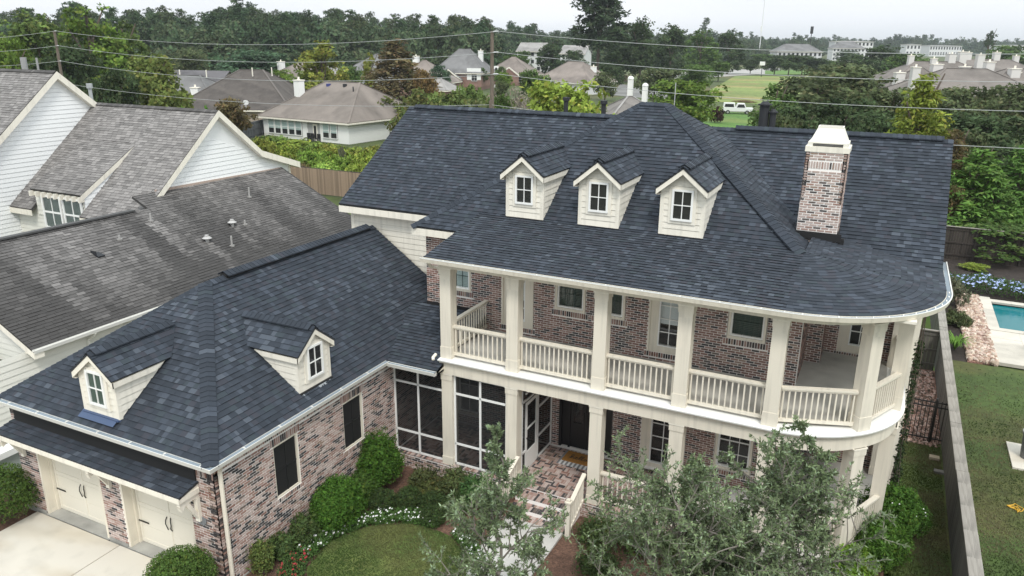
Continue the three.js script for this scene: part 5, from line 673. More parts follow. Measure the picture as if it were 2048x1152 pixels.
// ---------- garden ----------
function clipped(name, label, pos, rx, ry, rz, c, seed, o = {}) { // clipped bush: dense small leaves over a dome on short stems
  const T = thing(name, label, o.cat || 'bush', pos), R = rngf(seed), L = new Leaves(), n = o.n || 9000, s = o.s || .042;
  for (let i = 0; i < n; i++) { const d = rdir(R), deep = i % 3 === 0; if (d[1] < -.45) continue; const bump = 1 + (o.rough || .05) * (noise2(d[0] * 4 + seed, d[2] * 4 + d[1] * 3) - .5) * 2, k = bump * (deep ? .55 + .35 * R() : 1 - .16 * R() * R()), p = [d[0] * rx * k, ry * .48 + d[1] * ry * .55 * k, d[2] * rz * k]; if (p[1] < .0) continue; const nor = nrm(add(mul(d, .7), mul(rdir(R), .9))), dir = nrm(cross(nor, rdir(R))), t = (.6 + .8 * R()) * (.75 + .5 * noise2(p[0] * 7 + 30, p[2] * 7 + p[1] * 7)); L.leaf(p, dir, nor, s * (.8 + R() * .6) * (deep ? 2.4 : 1), s * (deep ? 1.5 : .55), [t * (1 + .3 * (R() > .85)), t, t * (.8 + .3 * R())]); }
  const m = new THREE.Mesh(L.geo(), leafOf(c)); m.name = 'foliage'; m.castShadow = m.receiveShadow = true; T.add(m);
  const st = new MB(), O = pos; for (let i = 0; i < 7; i++) { const a = i * .9, q = [Math.cos(a) * rx * .5, ry * .55, Math.sin(a) * rz * .5]; st.tube([add(O, [0, -.03, 0]), add(O, add(mul(q, .5), [0, .05, 0])), add(O, q)], .018, 5); } st.build('stem', M_bark, T);
  const core = new MB(); return T;
}
clipped('round_bush', 'large clipped round bush at the left edge, beside the left garage door', [-8.95, -.18, 7.35], .92, 1.45, .92, [.081, .136, .036], 1, { n: 11000 });
clipped('round_bush', 'large clipped round bush in front of the garage corner with the downspout', [-2.14, -.14, 7.62], .78, 1.34, .78, [.090, .154, .040], 2, { n: 13000 });
clipped('green_bush', 'big glossy dark green bush under the first garage window', [-1.12, bedY(-1, 3.2) - .02, 3.5], .62, 1.3, .80, [.073, .160, .029], 3, { n: 11000, s: .06, rough: .2 });
clipped('green_bush', 'tall glossy green bush under the second garage window, by the screened porch', [-1.2, bedY(-1, 1.5), 1.5], .52, 1.7, .70, [.073, .154, .029], 4, { n: 10000, s: .06, rough: .3 });
clipped('green_bush', 'lower bush filling between the two glossy bushes along the garage wall', [-1.2, bedY(-1, 2.3), 2.35], .42, .9, .45, [.073, .136, .033], 5, { n: 5000, s: .055, rough: .25 });
for (const [x, z, r, h, l] of [[-.55, 2.3, .40, .62, 'small dark clipped mound nearest to the glossy bushes'], [.0, 1.85, .40, .60, 'small dark clipped mound, second from the garage wall'], [.74, 1.78, .40, .64, 'small dark clipped mound in the middle of the row before the screened porch'], [.98, 2.2, .36, .52, 'small dark clipped mound standing forward by the lawn rim'], [1.3, 1.52, .38, .6, 'small dark clipped mound at the right end of the row']]) clipped('low_bush', l, [x, bedY(x, z) - .03, z], r, h, r, [.054, .088, .033], 20 + (x * 9 | 0), { n: 3600, s: .036, rough: .1 });
for (const [x, z, r, h, c, l] of [[-.2, .75, .5, .55, [.094, .112, .048], 'loose low shrub at the foot of the left porch screen'], [.75, .65, .5, .7, [.100, .128, .054], 'loose shrub before the post between the porch screens'], [1.5, .8, .5, .85, [.076, .154, .054], 'feathery green shrub before the right porch screen'], [2.05, .9, .35, .8, [.073, .145, .048], 'green shrub beside the left stair rail'], [-1.35, 4.55, .34, .75, [.081, .124, .045], 'airy young shrub by the garage wall, left of the big glossy bush'], [-1.45, 5.25, .3, .6, [.081, .128, .045], 'small rose-like shrub at the garage wall foot'], [-1.4, 5.95, .26, .85, [.128, .173, .054], 'thin yellowish shrub by the wall near the downspout'], [5.2, .9, .5, .6, [.075, .112, .044], 'low green shrub in the bed right of the stair rail'], [6.2, .8, .55, .7, [.069, .106, .037], 'green shrub in the bed before the middle porch railing'], [7.4, .85, .55, .65, [.075, .106, .037], 'green shrub in the bed before the right porch railing'], [5.6, 2.1, .5, .5, [.062, .094, .037], 'small dark shrub in the middle of the mulch bed'], [8.6, .9, .5, .6, [.075, .112, .037], 'green shrub in the bed at the start of the porch curve'], [.2, 1.25, .4, .45, [.090, .109, .040], 'brownish low shrub in the shade before the left porch screen']]) clipped('shrub', l, [x, bedY(x, z) - .02, z], r, h, r, c, 40 + (x * 13 | 0) + (z * 7 | 0), { n: 2600, s: .05, rough: .5, cat: 'shrub' });
clipped('green_bush', 'bright green gardenia bush with white blooms below the curved porch', [12.0, -.45, -2.9], .75, 1.35, .8, [.077, .163, .033], 6, { n: 9000, s: .06, rough: .3 }); clipped('green_bush', 'bright green bush in front of the gardenia, nearest the bottom right', [11.75, -.45, -1.55], .68, 1.05, .7, [.083, .169, .033], 7, { n: 8000, s: .06, rough: .3 }); clipped('green_bush', 'small yellow-green bush under the white porch rail end', [11.15, -.45, -.55], .5, .8, .5, [.145, .254, .040], 8, { n: 5000, s: .055, rough: .35 });
{ const R = rngf(5), g = new MB(); for (let i = 0; i < 14; i++) { const d = rdir(R), p = [12.0 + d[0] * .74, .28 + Math.abs(d[1]) * .6, -2.9 + d[2] * .78]; g.obox(add(p, [-.014, -.01, .014]), [.028, 0, 0], [0, .016, 0], [0, 0, -.028]); } const f = solo(g, 'white_blooms', M.white, [12, .3, -2.9], 'scattered white blooms on the gardenia bush', 'flowers', null, 'stuff'); }
// flower beds along the rim of the lawn: white and red, with their leaves
function flowerBed(label, a0, a1, r0, r1, c, fc, n, seed) {
  const R = rngf(seed), L = new Leaves(), F = new MB(), mid = lawnPt((a0 + a1) / 2, (r0 + r1) / 2), base = [mid[0], bedY(...mid), mid[1]], T = thing('flower_bed', label, 'flowers', base); T.userData.kind = 'stuff';
  for (let i = 0; i < n; i++) { const a = lerp(a0, a1, R()), r = lerp(r0, r1, R()), [x, z] = lawnPt(a, r), y = bedY(x, z) + .03 + R() * .2; for (let k = 0; k < 5; k++) { const d = nrm(add(rdir(R), [0, .5, 0])); L.leaf(sub([x + (R() - .5) * .1, y + (R() - .5) * .06, z + (R() - .5) * .1], base), d, nrm(add([0, 1, 0], mul(rdir(R), .8))), .05 + R() * .03, .03, (t => [t, t, t])(.6 + R() * .8)); } if (R() < .15) { const q = [x, y + .06, z], s = .016 + R() * .02; F.face([[q[0] - s, q[1], q[2]], [q[0], q[1] - .012, q[2] + s], [q[0] + s, q[1], q[2]], [q[0], q[1] + .012, q[2] - s]], undefined, UPV); } }
  const m = new THREE.Mesh(L.geo(), leafOf(c)); m.name = 'foliage'; T.add(m); m.castShadow = m.receiveShadow = true; F.build('petals', fc, T);
}
flowerBed('white flowering ground cover curving along the left and far rim of the lawn', 2.85, 4.75, 1.9, 2.42, [.09, .17, .045], M.white, 2000, 1); flowerBed('white flowering clump at the right end of the lawn rim', 5.05, 5.75, 1.92, 2.3, [.09, .17, .045], M.white, 420, 2); flowerBed('red flowering ground cover at the near left rim of the lawn', 2.2, 2.9, 1.98, 2.55, [.075, .13, .04], std([.34, .035, .04], .85), 700, 3);
// olive-leaved young trees in front: trunk, limbs and twigs that carry every leaf
function youngTree(label, pos, h, spread, seed, o = {}) {
  const T = thing('young_oak_tree', label, 'tree', pos), R = rngf(seed), wood = new MB(), L = new Leaves(), P = pos; wood.tube([P, add(P, [.03, h * .25, .02]), add(P, [0, h * .42, 0])], k => .055 * (1 - .35 * k), 8);
  const tips = [], grow = (a, d, l, r, lev) => { // limb > branch > twig; only twigs carry leaves
    const n = lev ? 4 : 6, pts = [a]; let q = a, dd = d; for (let i = 0; i < n; i++) { dd = nrm(add(add(dd, mul(rdir(R), lev ? .2 : .16)), [0, lev ? .03 : .05, 0])); q = mad(q, dd, l / n); pts.push(q); if (lev < 2 && i > 0) { const m = lev ? 2 : 1 + (R() < .75); for (let k = 0; k < m; k++) { const s = nrm(add(mul(dd, .75), mul(rdir(R), .8))); grow(q, s, l * (lev ? .5 : .42) * (.7 + R() * .6), r * .5, lev + 1); } } }
    wood.tube(pts, k => r * (1 - .8 * k) + .0025, lev > 1 ? 4 : 5, lev > 1 ? [1.7, 1.7, 1.6] : undefined, false); if (lev) tips.push([pts, lev]); };
  for (let i = 0; i < o.limbs; i++) { const a = i * 2.4 + R() * .8, t = i / o.limbs, e = .2 + 1.0 * t + .2 * R(), y = h * (.26 + .42 * t), ll = spread * (1.15 - .45 * t) * (.8 + .4 * R()); grow(add(P, [0, y, 0]), nrm([Math.cos(a) * Math.cos(e), Math.sin(e), Math.sin(a) * Math.cos(e)]), ll, .022, 0); }
  { const top = Array.from({ length: 8 }, (_, i) => add(P, [.1 * Math.sin(i * 1.3), h * lerp(.4, 1, i / 7), .1 * Math.cos(i * 1.7)])); wood.tube(top, k => .034 * (1 - .9 * k) + .003, 6, undefined, false); for (let i = 3; i < 8; i++) for (let k = 0; k < 3; k++) grow(top[i], nrm(add(rdir(R), [0, .7, 0])), h * .10 * (1.3 - i / 9), .008, 1); }
  const s = .085; for (const [pts, lev] of tips) { const tone = .6 + R() * .7; for (let i = lev > 1 ? 1 : 3; i < pts.length; i++) { const d = nrm(sub(pts[i], pts[i - 1])); for (let k = 0; k < (lev > 1 ? 7 : 4); k++) { const p = lerp3(pts[i - 1], pts[i], R()), dir = nrm(add(mul(d, .6), mul(rdir(R), .8))), nor = nrm(add(rdir(R), [0, .7, 0])), t = tone * (.55 + R() * .7), pale = R() < .16 ? 1.5 : 1; L.leaf(sub(p, P), dir, nrm(cross(cross(dir, nor), dir)), s * (.7 + R() * .6), s * .38, [t * pale * .98, t * pale, t * pale * (pale > 1 ? 1.12 : .9)]); } } }
  wood.build('trunk', M_barkG, T); const m = new THREE.Mesh(L.geo(), leafOf(o.c || [.20, .255, .145])); m.name = 'crown'; m.castShadow = m.receiveShadow = true; T.add(m); return T;
}
youngTree('shorter silvery-leaved young tree filling the gap between the two on the right', [8.9, -.42, 4.4], 3.7, 1.5, 14, { limbs: 12 }); youngTree('silvery-leaved young tree in front of the middle porch columns', [8.1, -.4, 4.5], 4.75, 1.95, 11, { limbs: 16 }); youngTree('slender silvery-leaved young tree before the screened porch and the steps', [4.8, -.38, 5.9], 5.2, 1.25, 12, { limbs: 9 }); youngTree('tallest silvery-leaved young tree, its tip reaching the curved balcony edge', [9.9, -.42, 3.4], 5.45, 1.6, 13, { limbs: 15 });
{ // creeper on the right corner column
  const R = rngf(31), L = new Leaves(), P = [11.86, -.45, -3.6], T = thing('creeper', 'dark creeper climbing the side wall behind the curved porch', 'climbing plant', P), st = new MB(); for (let i = 0; i < 5; i++) st.tube(Array.from({ length: 12 }, (_, k) => [11.98 + .05 * Math.sin(k + i), -.45 + k * .55, -3.5 - i * .4 + .2 * Math.sin(k * 1.3 + i)]), .012, 4); st.build('stem', M_bark, T);
  for (let i = 0; i < 1700; i++) { const y = 5.2 * Math.pow(R(), 1.35), w = .75 * (1 - y / 8), z = -3.9 + (R() - .5) * 2 * w, p = [11.88 + R() * .16, y, z]; L.leaf(p.map((v, k) => v - [0, 0, P[2]][k] - (k ? (k === 1 ? 0 : 0) : P[0])), nrm(add(rdir(R), [0, -.5, 0])), nrm(add([1, .3, 0], rdir(R))), .08, .055, (t => [t, t, t])(.5 + R())); } const m = new THREE.Mesh(L.geo(), leafOf([.035, .055, .022])); m.name = 'foliage'; m.castShadow = m.receiveShadow = true; T.add(m);
}
// blue plumbago hedge and green tuft by the pool
{ const R = rngf(71), L = new Leaves(), F = new MB(), P = [17.5, -.5, -28.3], T = thing('flowering_hedge', 'low hedge of pale blue flowers behind the pool', 'hedge', P); for (let i = 0; i < 7000; i++) { const x = 14.3 + R() * 9, h = .65 + .35 * noise2(x * 1.2, 4), z = -28.3 + (R() - .5) * 1.6, y = -.5 + h * Math.sqrt(R()); L.leaf(sub([x, y, z], P), nrm(add(rdir(R), [0, .4, 0])), nrm(add([0, .7, .4], rdir(R))), .12, .07, (t => [t, t, t])(.6 + R() * .8)); if (R() < .11 && y > -.5 + h * .6) { const s = .05 + R() * .05; F.face([[x - s, y, z + .1], [x, y - s * .6, z + .1], [x + s, y, z + .1], [x, y + s * .6, z + .1]], undefined, nrm([0, .7, .7])); } } const m = new THREE.Mesh(L.geo(), leafOf([.07, .125, .042])); m.name = 'foliage'; m.castShadow = m.receiveShadow = true; T.add(m); F.build('petals', std([.38, .47, .78], .7), T); }
{ const R = rngf(72), P = [14.25, -.48, -18.6], T = thing('strap_leaf_plant', 'clump of bright green strap leaves at the near end of the stone strip', 'plant', P), st = new MB([1, 1, 1]); for (let i = 0; i < 70; i++) { const a = R() * 6.3, r = .5 + R() * .4, w = .035, d = [Math.cos(a), 0, Math.sin(a)], s = [-d[2], 0, d[0]], q = k => add(P, add(mul(d, r * k), [0, .75 * Math.sin(Math.min(1, k * 1.1) * 2.3) * r, 0])); for (let k = 0; k < 3; k++) { const A = q(k / 3), B = q((k + 1) / 3), w0 = w * (1 - k / 3.4), w1 = w * (1 - (k + 1) / 3.4); st.face([mad(A, s, -w0), mad(A, s, w0), mad(B, s, w1), mad(B, s, -w1)], (t => [t, t, t])(.7 + R() * .5)); } } st.build('leaf_blades', leafOf([.16, .30, .06]), T); }
{ // rounded stones in the strip by the pool and leaf litter stones in the side yard
  const g = new THREE.IcosahedronGeometry(1, 0), R = rngf(73), put = (nm, label, n, f, pos, cols) => { const T = thing(nm, label, 'stones', pos); T.userData.kind = 'stuff'; const I = new THREE.InstancedMesh(g, std([1, 1, 1], .9), n); I.name = 'stones'; I.userData.kind = 'stuff'; const M4 = new THREE.Matrix4(), Q = new THREE.Quaternion(), E = new THREE.Euler(); for (let i = 0; i < n; i++) { const [x, y, z, s] = f(); E.set(R() * 6, R() * 6, R() * 6); Q.setFromEuler(E); M4.compose(new THREE.Vector3(x - pos[0], y - pos[1], z - pos[2]), Q, new THREE.Vector3(s, s * .55, s * .8)); I.setMatrixAt(i, M4); const c = cols[R() * cols.length | 0], k = .8 + R() * .5; I.setColorAt(i, new THREE.Color().setRGB(c[0] * k, c[1] * k, c[2] * k)); } T.add(I); };
  put('pebbles', 'strip of tan and pink stones between planting bed and pool deck', 2600, () => { const t = R(), z = -17.5 - t * 9.9; return [lerp(14.68, 15.72, R()) + .0 * t, -.44, z, .06 + R() * .09]; }, [15.2, -.45, -22], [[.46, .36, .28], [.52, .40, .34], [.36, .25, .19], [.55, .48, .40], [.30, .2, .16]]);
  put('pebbles', 'pinkish brown stones and dry leaves covering the side yard behind the iron gate', 2600, () => [lerp(11.95, 13.35, R()), -.45, lerp(-8.7, -15.4, R()), .03 + R() * .055], [12.6, -.45, -12], [[.42, .28, .24], [.36, .22, .18], [.5, .38, .34], [.2, .13, .1], [.12, .09, .07]]);
}
// grass blades in the lawns near enough to tell
function blades(name, label, n, area, pos, cols, h, seed) { const g = new Leaves(); for (let k = 0; k < 5; k++) { const a = k * 1.26, d = nrm([Math.cos(a) * .5, 1, Math.sin(a) * .5]); g.leaf([Math.cos(a) * .012, 0, Math.sin(a) * .012], d, nrm([Math.cos(a + 1.5), .5, Math.sin(a + 1.5)]), 1, .3, [1, 1, 1]); } const T = thing(name, label, 'grass', pos); T.userData.kind = 'stuff'; const R = rngf(seed), I = new THREE.InstancedMesh(g.geo(), leafOf([1, 1, 1]), n), M4 = new THREE.Matrix4(), Q = new THREE.Quaternion(); I.name = 'blades'; I.userData.kind = 'stuff'; for (let i = 0; i < n; i++) { const [x, y, z] = area(R); Q.setFromAxisAngle(new THREE.Vector3(0, 1, 0), R() * 6.3); const s = h * (.6 + R() * .8); M4.compose(new THREE.Vector3(x - pos[0], y - pos[1], z - pos[2]), Q, new THREE.Vector3(s * .8, s, s * .8)); I.setMatrixAt(i, M4); const dry = cl1((fbm(x * .8 + 20, z * .8 + 20, 4) - .42) * 5), k = .75 + R() * .5; I.setColorAt(i, new THREE.Color().setRGB(lerp(cols[0][0], cols[1][0], dry) * k, lerp(cols[0][1], cols[1][1], dry) * k, lerp(cols[0][2], cols[1][2], dry) * k)); } T.add(I); }
blades('grass', 'short lawn grass in the round lawn', 16000, R => { const a = R() * 6.3, r = LAWN[2] * Math.sqrt(R()), [x, z] = lawnPt(a, r); return [x, bedY(x, z) + .055, z]; }, [.97, -.3, 4.2], [[.105, .165, .05], [.20, .215, .09]], .035, 81);
blades('grass', 'short grass with dry patches on the neighbouring lawn beyond the grey fence', 42000, R => { const t = R() * R(); return [13.6 + R() * 6.5, -.5, 2 - 19 * (1 - Math.sqrt(R()))]; }, [15.6, -.5, -6], [[.06, .098, .03], [.25, .225, .13]], .04, 82);
blades('grass', 'shaded grass in the narrow side yard before the iron gate', 15000, R => [lerp(12.0, 13.35, R()), -.45, lerp(-8.8, 1.5, R())], [12.7, -.45, -3], [[.085, .12, .035], [.20, .17, .10]], .035, 83);
// things lying about
{ const p = atY(2040, 915, -.5), b = thing('trash_can', 'dark grey round bin on a pale slab at the right edge of the picture', 'bin', [p[0] + .25, -.5, p[2]]), c = [p[0] + .25, -.44, p[2]]; new MB().tube([c, add(c, [0, .82, 0])], k => .27 + .05 * k, 20).build('body', std([.17, .175, .18], .5), b); new MB().tube([add(c, [0, .82, 0]), add(c, [0, .88, 0]), add(c, [0, .92, 0])], k => k < .6 ? .345 : .28, 20).build('lid', std([.30, .30, .30], .4), b); structure(new MB().box(c[0] - .55, c[0] + .7, -.5, -.44, c[2] - .9, c[2] + .9), 'slab', M.concrete, [c[0], -.5, c[2]]); }
{ const p = atY(2018, 1010, -.5), m = new MB(); m.tube(Array.from({ length: 30 }, (_, i) => { const a = i * .62; return [p[0] + .22 * noise2(i * .7, 3) + .12 * Math.cos(a), -.47 + .01 * (i % 3), p[2] + .4 * noise2(i * .5, 9) + .10 * Math.sin(a)]; }), .012, 5); solo(m, 'garden_hose', std([.62, .36, .03], .6), [p[0], -.48, p[2]], 'short orange-yellow hose curled on the lawn right of the grey fence', 'hose'); }
{ const p = atY(1868, 918, -.45); solo(new MB().box(p[0] - .14, p[0] + .14, -.45, -.36, p[2] - .1, p[2] + .1), 'paving_stone', std([.46, .38, .29], .9), [p[0], -.45, p[2]], 'small tan stepping block on the side yard grass, before the gate', 'stone'); const q = atY(1880, 946, -.45); solo(new MB().box(q[0] - .17, q[0] + .17, -.45, -.38, q[2] - .09, q[2] + .09), 'paving_stone', std([.20, .19, .18], .9), [q[0], -.45, q[2]], 'dark grey stepping block on the side yard grass', 'stone'); }
{ // coir mat on a striped flat rug before the front door
  const r = thing('striped_rug', 'grey and white striped flat rug under the orange doormat', 'rug', [3.5, 0, -1.95]); for (let i = 0; i < 16; i++) new MB().box(2.98 + i * .065, 2.98 + i * .065 + .064, .002, .012, -2.38, -1.52).build('stripe', i % 2 ? std([.62, .62, .62], .9) : std([.20, .20, .21], .9), r);
  const m = thing('doormat', 'orange-brown coir doormat with black script before the black front door', 'doormat', [3.5, .012, -2.02]); new MB().box(3.06, 3.94, .012, .034, -2.32, -1.74).build('mat', std([.36, .17, .035], .95, { map: rep(T_fine, 2) }), m);
  const pts = [[0, 0], [.05, .10], [.08, .22], [.05, .26], [.03, .16], [.04, 0], [.07, .08], [.10, .10], [.12, 0], [.16, .06], [.2, .10], [.17, .12], [.15, .05], [.19, 0], [.25, .08], [.28, .22], [.26, .25], [.24, .12], [.26, 0], [.31, .08], [.34, .22], [.32, .25], [.30, .12], [.32, 0], [.38, .03], [.37, .10], [.42, .11], [.43, .03], [.39, 0], [.46, .08]]; const cv = new THREE.CatmullRomCurve3(pts.map(([a, b]) => new THREE.Vector3(3.22 + a * 1.25, .036, -1.93 - b * .9))); new MB().tube(cv.getPoints(110).map(v => [v.x, v.y, v.z]), .010, 4).build('lettering', M.black, m);
}
// ---------- houses, poles and buildings beyond ----------
const RF = (c, s = .12) => std(c, .95, { map: rep(T_stain, s) });
function house(name, label, cat, o) { // rectangular house with hipped or gabled roof; local x along the front, z outwards; yaw turns it
  const y0 = o.y0 === undefined ? -.6 : o.y0, T = thing(name, label, cat, [o.x, y0, o.z], o.group), cs = Math.cos(o.yaw || 0), sn = Math.sin(o.yaw || 0), at = (a, y, d) => [o.x + a * cs + d * sn, y0 + y, o.z - a * sn + d * cs], w = o.w / 2, d = o.d / 2, h = o.h, ov = o.ov === undefined ? .5 : o.ov, W = o.wall || M.white, m = new MB();
  m.face([at(-w, 0, d), at(w, 0, d), at(w, h, d), at(-w, h, d)]).face([at(w, 0, d), at(w, 0, -d), at(w, h, -d), at(w, h, d)]).face([at(w, 0, -d), at(-w, 0, -d), at(-w, h, -d), at(w, h, -d)]).face([at(-w, 0, -d), at(-w, 0, d), at(-w, h, d), at(-w, h, -d)]);
  const rw = w + ov, rd = d + ov, rh = h + o.rise, r = o.gable ? rw : Math.max(.3, rw - (o.run || rd)), e = h - .05, A = at(-rw, e, rd), B = at(rw, e, rd), C = at(rw, e, -rd), D = at(-rw, e, -rd), P = at(-r, rh, 0), Q = at(r, rh, 0); if (o.gable) m.face([at(w, h, d), at(w, h, -d), at(w, rh - .1, 0)]).face([at(-w, h, -d), at(-w, h, d), at(-w, rh - .1, 0)]); m.build('wall', W, T);
  const rf = new MB(); for (const q of [[A, B, Q, P], [C, D, P, Q], ...(o.gable ? [] : [[B, C, Q], [D, A, P]])]) rf.slab(q, .12); const RFm = rf.build('roof', o.roof, T);
  const fs = new MB(); for (const [p, q] of [[A, B], [B, C], [C, D], [D, A]]) if (!o.gable || (p === A) || (p === C)) fs.bar(add(p, [0, -.17, 0]), add(q, [0, -.17, 0]), .06, .2); fs.build('fascia', o.trim || M.trim, T);
  if (!o.gable) { const c = new MB(); for (const [p, q] of [[A, P], [D, P], [B, Q], [C, Q], [P, Q]]) c.bar(add(p, [0, .03, 0]), add(q, [0, .03, 0]), .26, .05); c.build('ridge_cap', o.cap || o.roof, RFm); }
  for (const [a, d1, w1, h1, y1, bl, f] of o.win || []) windowUnit(T, 'window', f === 1 ? at(w + .03, y1, d1 + w1 / 2) : at(a - w1 / 2, y1, d1 === null ? d + .14 : d1), f === 1 ? [-sn * 0 + -Math.sin(o.yaw || 0) * 1, 0, -cs] : [cs, 0, -sn], w1, h1, { f: .09, d: .06, cols: o.wc || 1, rows: 2, m: .05, blind: bl || M.dark, bk: .065, cut: o.cut ? h1 * o.cut : 0 });
  for (const [a, d1, s, hh, mat] of o.chim || []) { const c = new MB(), p = at(a - s / 2, h, d1 + s / 2); c.obox(p, [cs * s, 0, -sn * s], [0, hh, 0], [sn * -s, 0, cs * -s].map(v => -v).map(v => -v)); const b = new MB(); b.obox(at(a - s / 2, h * .6, d1 - s / 2), [cs * s, 0, -sn * s], [0, hh + h * .4, 0], [sn * s, 0, cs * s]); const K = b.build('chimney', mat || M.white, T); new MB().obox(at(a - s / 2 - .08, h + hh, d1 - s / 2 - .08), [cs * (s + .16), 0, -sn * (s + .16)], [0, .12, 0], [sn * (s + .16), 0, cs * (s + .16)]).tube([at(a, h + hh, d1), at(a, h + hh + .5, d1)], .14, 8).build('chimney_cap', M.trim, K); }
  if (o.more) o.more(T, at, cs, sn); return T;
}
const R_warm = RF([.235, .205, .185]), R_brown = RF([.105, .092, .085], .3), R_grey = RF([.20, .20, .205]), R_tan = RF([.26, .225, .205]), R_pale = RF([.34, .33, .325]), W_brk = std([.30, .185, .155], .9, { map: rep(T_stain, .3) }), W_tan = std([.40, .34, .29], .9, { map: rep(T_stain, .2) }), W_off = std([.66, .66, .66], .7), W_cool = std([.70, .735, .76], .6);
house('sunroom_house', 'white single-storey house with a long window row, grey-brown hipped roof and white chimney', 'house', { x: -57.2, z: -69.2, yaw: -.10, w: 15.4, d: 15, h: 2.75, rise: 4.3, run: 5.2, ov: .55, roof: R_warm, wall: M.white, cut: .36, win: [...[0, 1, 2, 3, 4].map(i => [-6.1 + i * 1.28, null, 1.2, 2.0, .5, M.blindT]), [3.9, null, 1.2, 2.0, .5, M.blindT], [5.25, null, 1.2, 2.0, .5, M.blindT], [-.2, 6.4, .9, 1.7, .7, M.blindT]], chim: [[-5.0, 3.2, 1.0, 4.4]],
  more: (T, at, cs, sn) => { const bx = (mb, a0, a1, y0, y1, d0, d1) => mb.obox(at(a0, y0, d0), [cs * (a1 - a0), 0, -sn * (a1 - a0)], [0, y1 - y0, 0], [sn * (d1 - d0), 0, cs * (d1 - d0)]); bx(bx(new MB(), .55, 2.95, 0, 2.6, 7.40, 7.515), .6, 2.9, 0, .02, 7.4, 7.5).build('porch_recess', std([.40, .40, .39], .8), T); bx(new MB(), 1.55, 2.35, .05, 2.15, 7.515, 7.55).build('door', M.trim, T); bx(new MB(), 1.75, 2.15, .25, 1.95, 7.55, 7.57).build('door_glass', M.dark, T); bx(new MB(), .5, .62, 0, 2.7, 7.5, 7.62).build('porch_post', M.white, T); bx(new MB(), 2.9, 3.02, 0, 2.7, 7.5, 7.62).build('porch_post', M.white, T); for (const y of [.2, .38]) bx(new MB(), -7.7, .5, y, y + .02, 7.5, 7.53).build('siding_line', M.trim, T);
    const v = (a, d, h, r, m) => { const y = 2.75 + 4.3 * Math.min(1, (8.05 - Math.abs(d)) / 8.05); new MB().tube([at(a, y - .2, d), at(a, y + h, d)], r, 8).build('roof_vent', m, T); }; v(3.6, 1.9, .6, .08, M.vent); v(1.2, .9, .3, .28, M.vent); v(-1.8, .9, .22, .32, std([.05, .06, .2], .4)); } });
{ // patio furniture on that porch
  const c = -.10, at = (a, y, d) => [-57.2 + a * Math.cos(c) + d * Math.sin(c), -.6 + y, -69.2 - a * Math.sin(c) + d * Math.cos(c)]; for (const [a, l] of [[.95, 'left black patio chair on the porch of the white sunroom house'], [1.6, 'middle black patio chair on the porch of the white sunroom house'], [2.75, 'black patio chair right of the porch door of the white sunroom house']]) { const p = at(a, 0, 8.0), T = thing('patio_chair', l, 'chair', p); new MB().box(p[0] - .26, p[0] + .26, p[1] + .4, p[1] + .46, p[2] - .26, p[2] + .26).build('seat', M.black, T); new MB().box(p[0] - .26, p[0] + .26, p[1] + .46, p[1] + 1.0, p[2] - .3, p[2] - .24).build('backrest', M.black, T); for (const i of [-1, 1]) for (const k of [-1, 1]) new MB().box(p[0] + i * .23 - .025, p[0] + i * .23 + .025, p[1], p[1] + .4, p[2] + k * .22 - .025, p[2] + k * .22 + .025).build('leg', M.black, T); } }
const onD = (u, v, D) => atD(u, v, D);
const H2 = (name, label, cat, u, v, D, o) => { const p = onD(u, v, D); return house(name, label, cat, { x: p[0], z: p[2], ...o }); };
house('brown_roof_house', 'brick house under a large dark brown hipped roof with white chimney and satellite dish', 'house', { x: -80.5, z: -76.5, yaw: .42, w: 17, d: 19, h: 2.7, rise: 5.2, run: 7.2, roof: R_brown, wall: W_tan, cap: std([.13, .115, .105], .95), chim: [[-7.2, 4.5, 1.1, 2.6]], win: [[7, null, .9, 1.4, .8, M.dark]], more: (T, at) => { const p = at(2.5, 2.9, 10.3), d = new MB(); d.tube([p, add(p, [0, .5, 0])], .04, 6); const q = add(p, [0, .8, 0]), N2 = nrm(sub(EYE, q)), s = nrm(cross(N2, UPV)), v = cross(s, N2); d.face(Array.from({ length: 14 }, (_, i) => { const a = i / 14 * 6.283; return mad(mad(q, s, .42 * Math.cos(a)), v, .36 * Math.sin(a)); })); d.build('satellite_dish', W_off, T); for (const [a, dd] of [[1, 2.4], [3.4, .6]]) new MB().tube([at(a, 7.0, dd), at(a, 8.3, dd)], .09, 6).build('vent_pipe', M.trim, T); } });
H2('grey_roof_house', 'house with a blue-grey hipped roof left of the brown one', 'house', 378, 172, 122, { yaw: .35, w: 15, d: 14, h: 2.7, rise: 4.2, roof: R_grey, wall: W_tan, run: 6 }); H2('grey_roof_house', 'dark roofed house with small pipes behind the blue-grey roof', 'house', 392, 146, 158, { yaw: .3, w: 14, d: 12, h: 3, rise: 3.2, roof: RF([.13, .125, .135]), wall: W_tan, gable: 1, more: (T, at) => { for (const a of [-4.2, -1.8, 4]) new MB().tube([at(a, 4.4, 3), at(a, 6.4, 3)], .12, 6).build('vent_pipe', M.trim, T); } });
H2('grey_roof_house', 'far pale grey hipped roof peeping over the trees left of the spreading tree', 'house', 418, 112, 240, { yaw: .2, w: 16, d: 15, h: 4.5, rise: 5, roof: R_pale, wall: W_off }); H2('tan_roof_house', 'far house with tan roof and white chimney behind the yellow-green tree', 'house', 606, 138, 178, { yaw: .1, w: 17, d: 15, h: 2.8, rise: 4.6, roof: R_tan, wall: W_tan, chim: [[-6, 0, 1.3, 4.6]] });
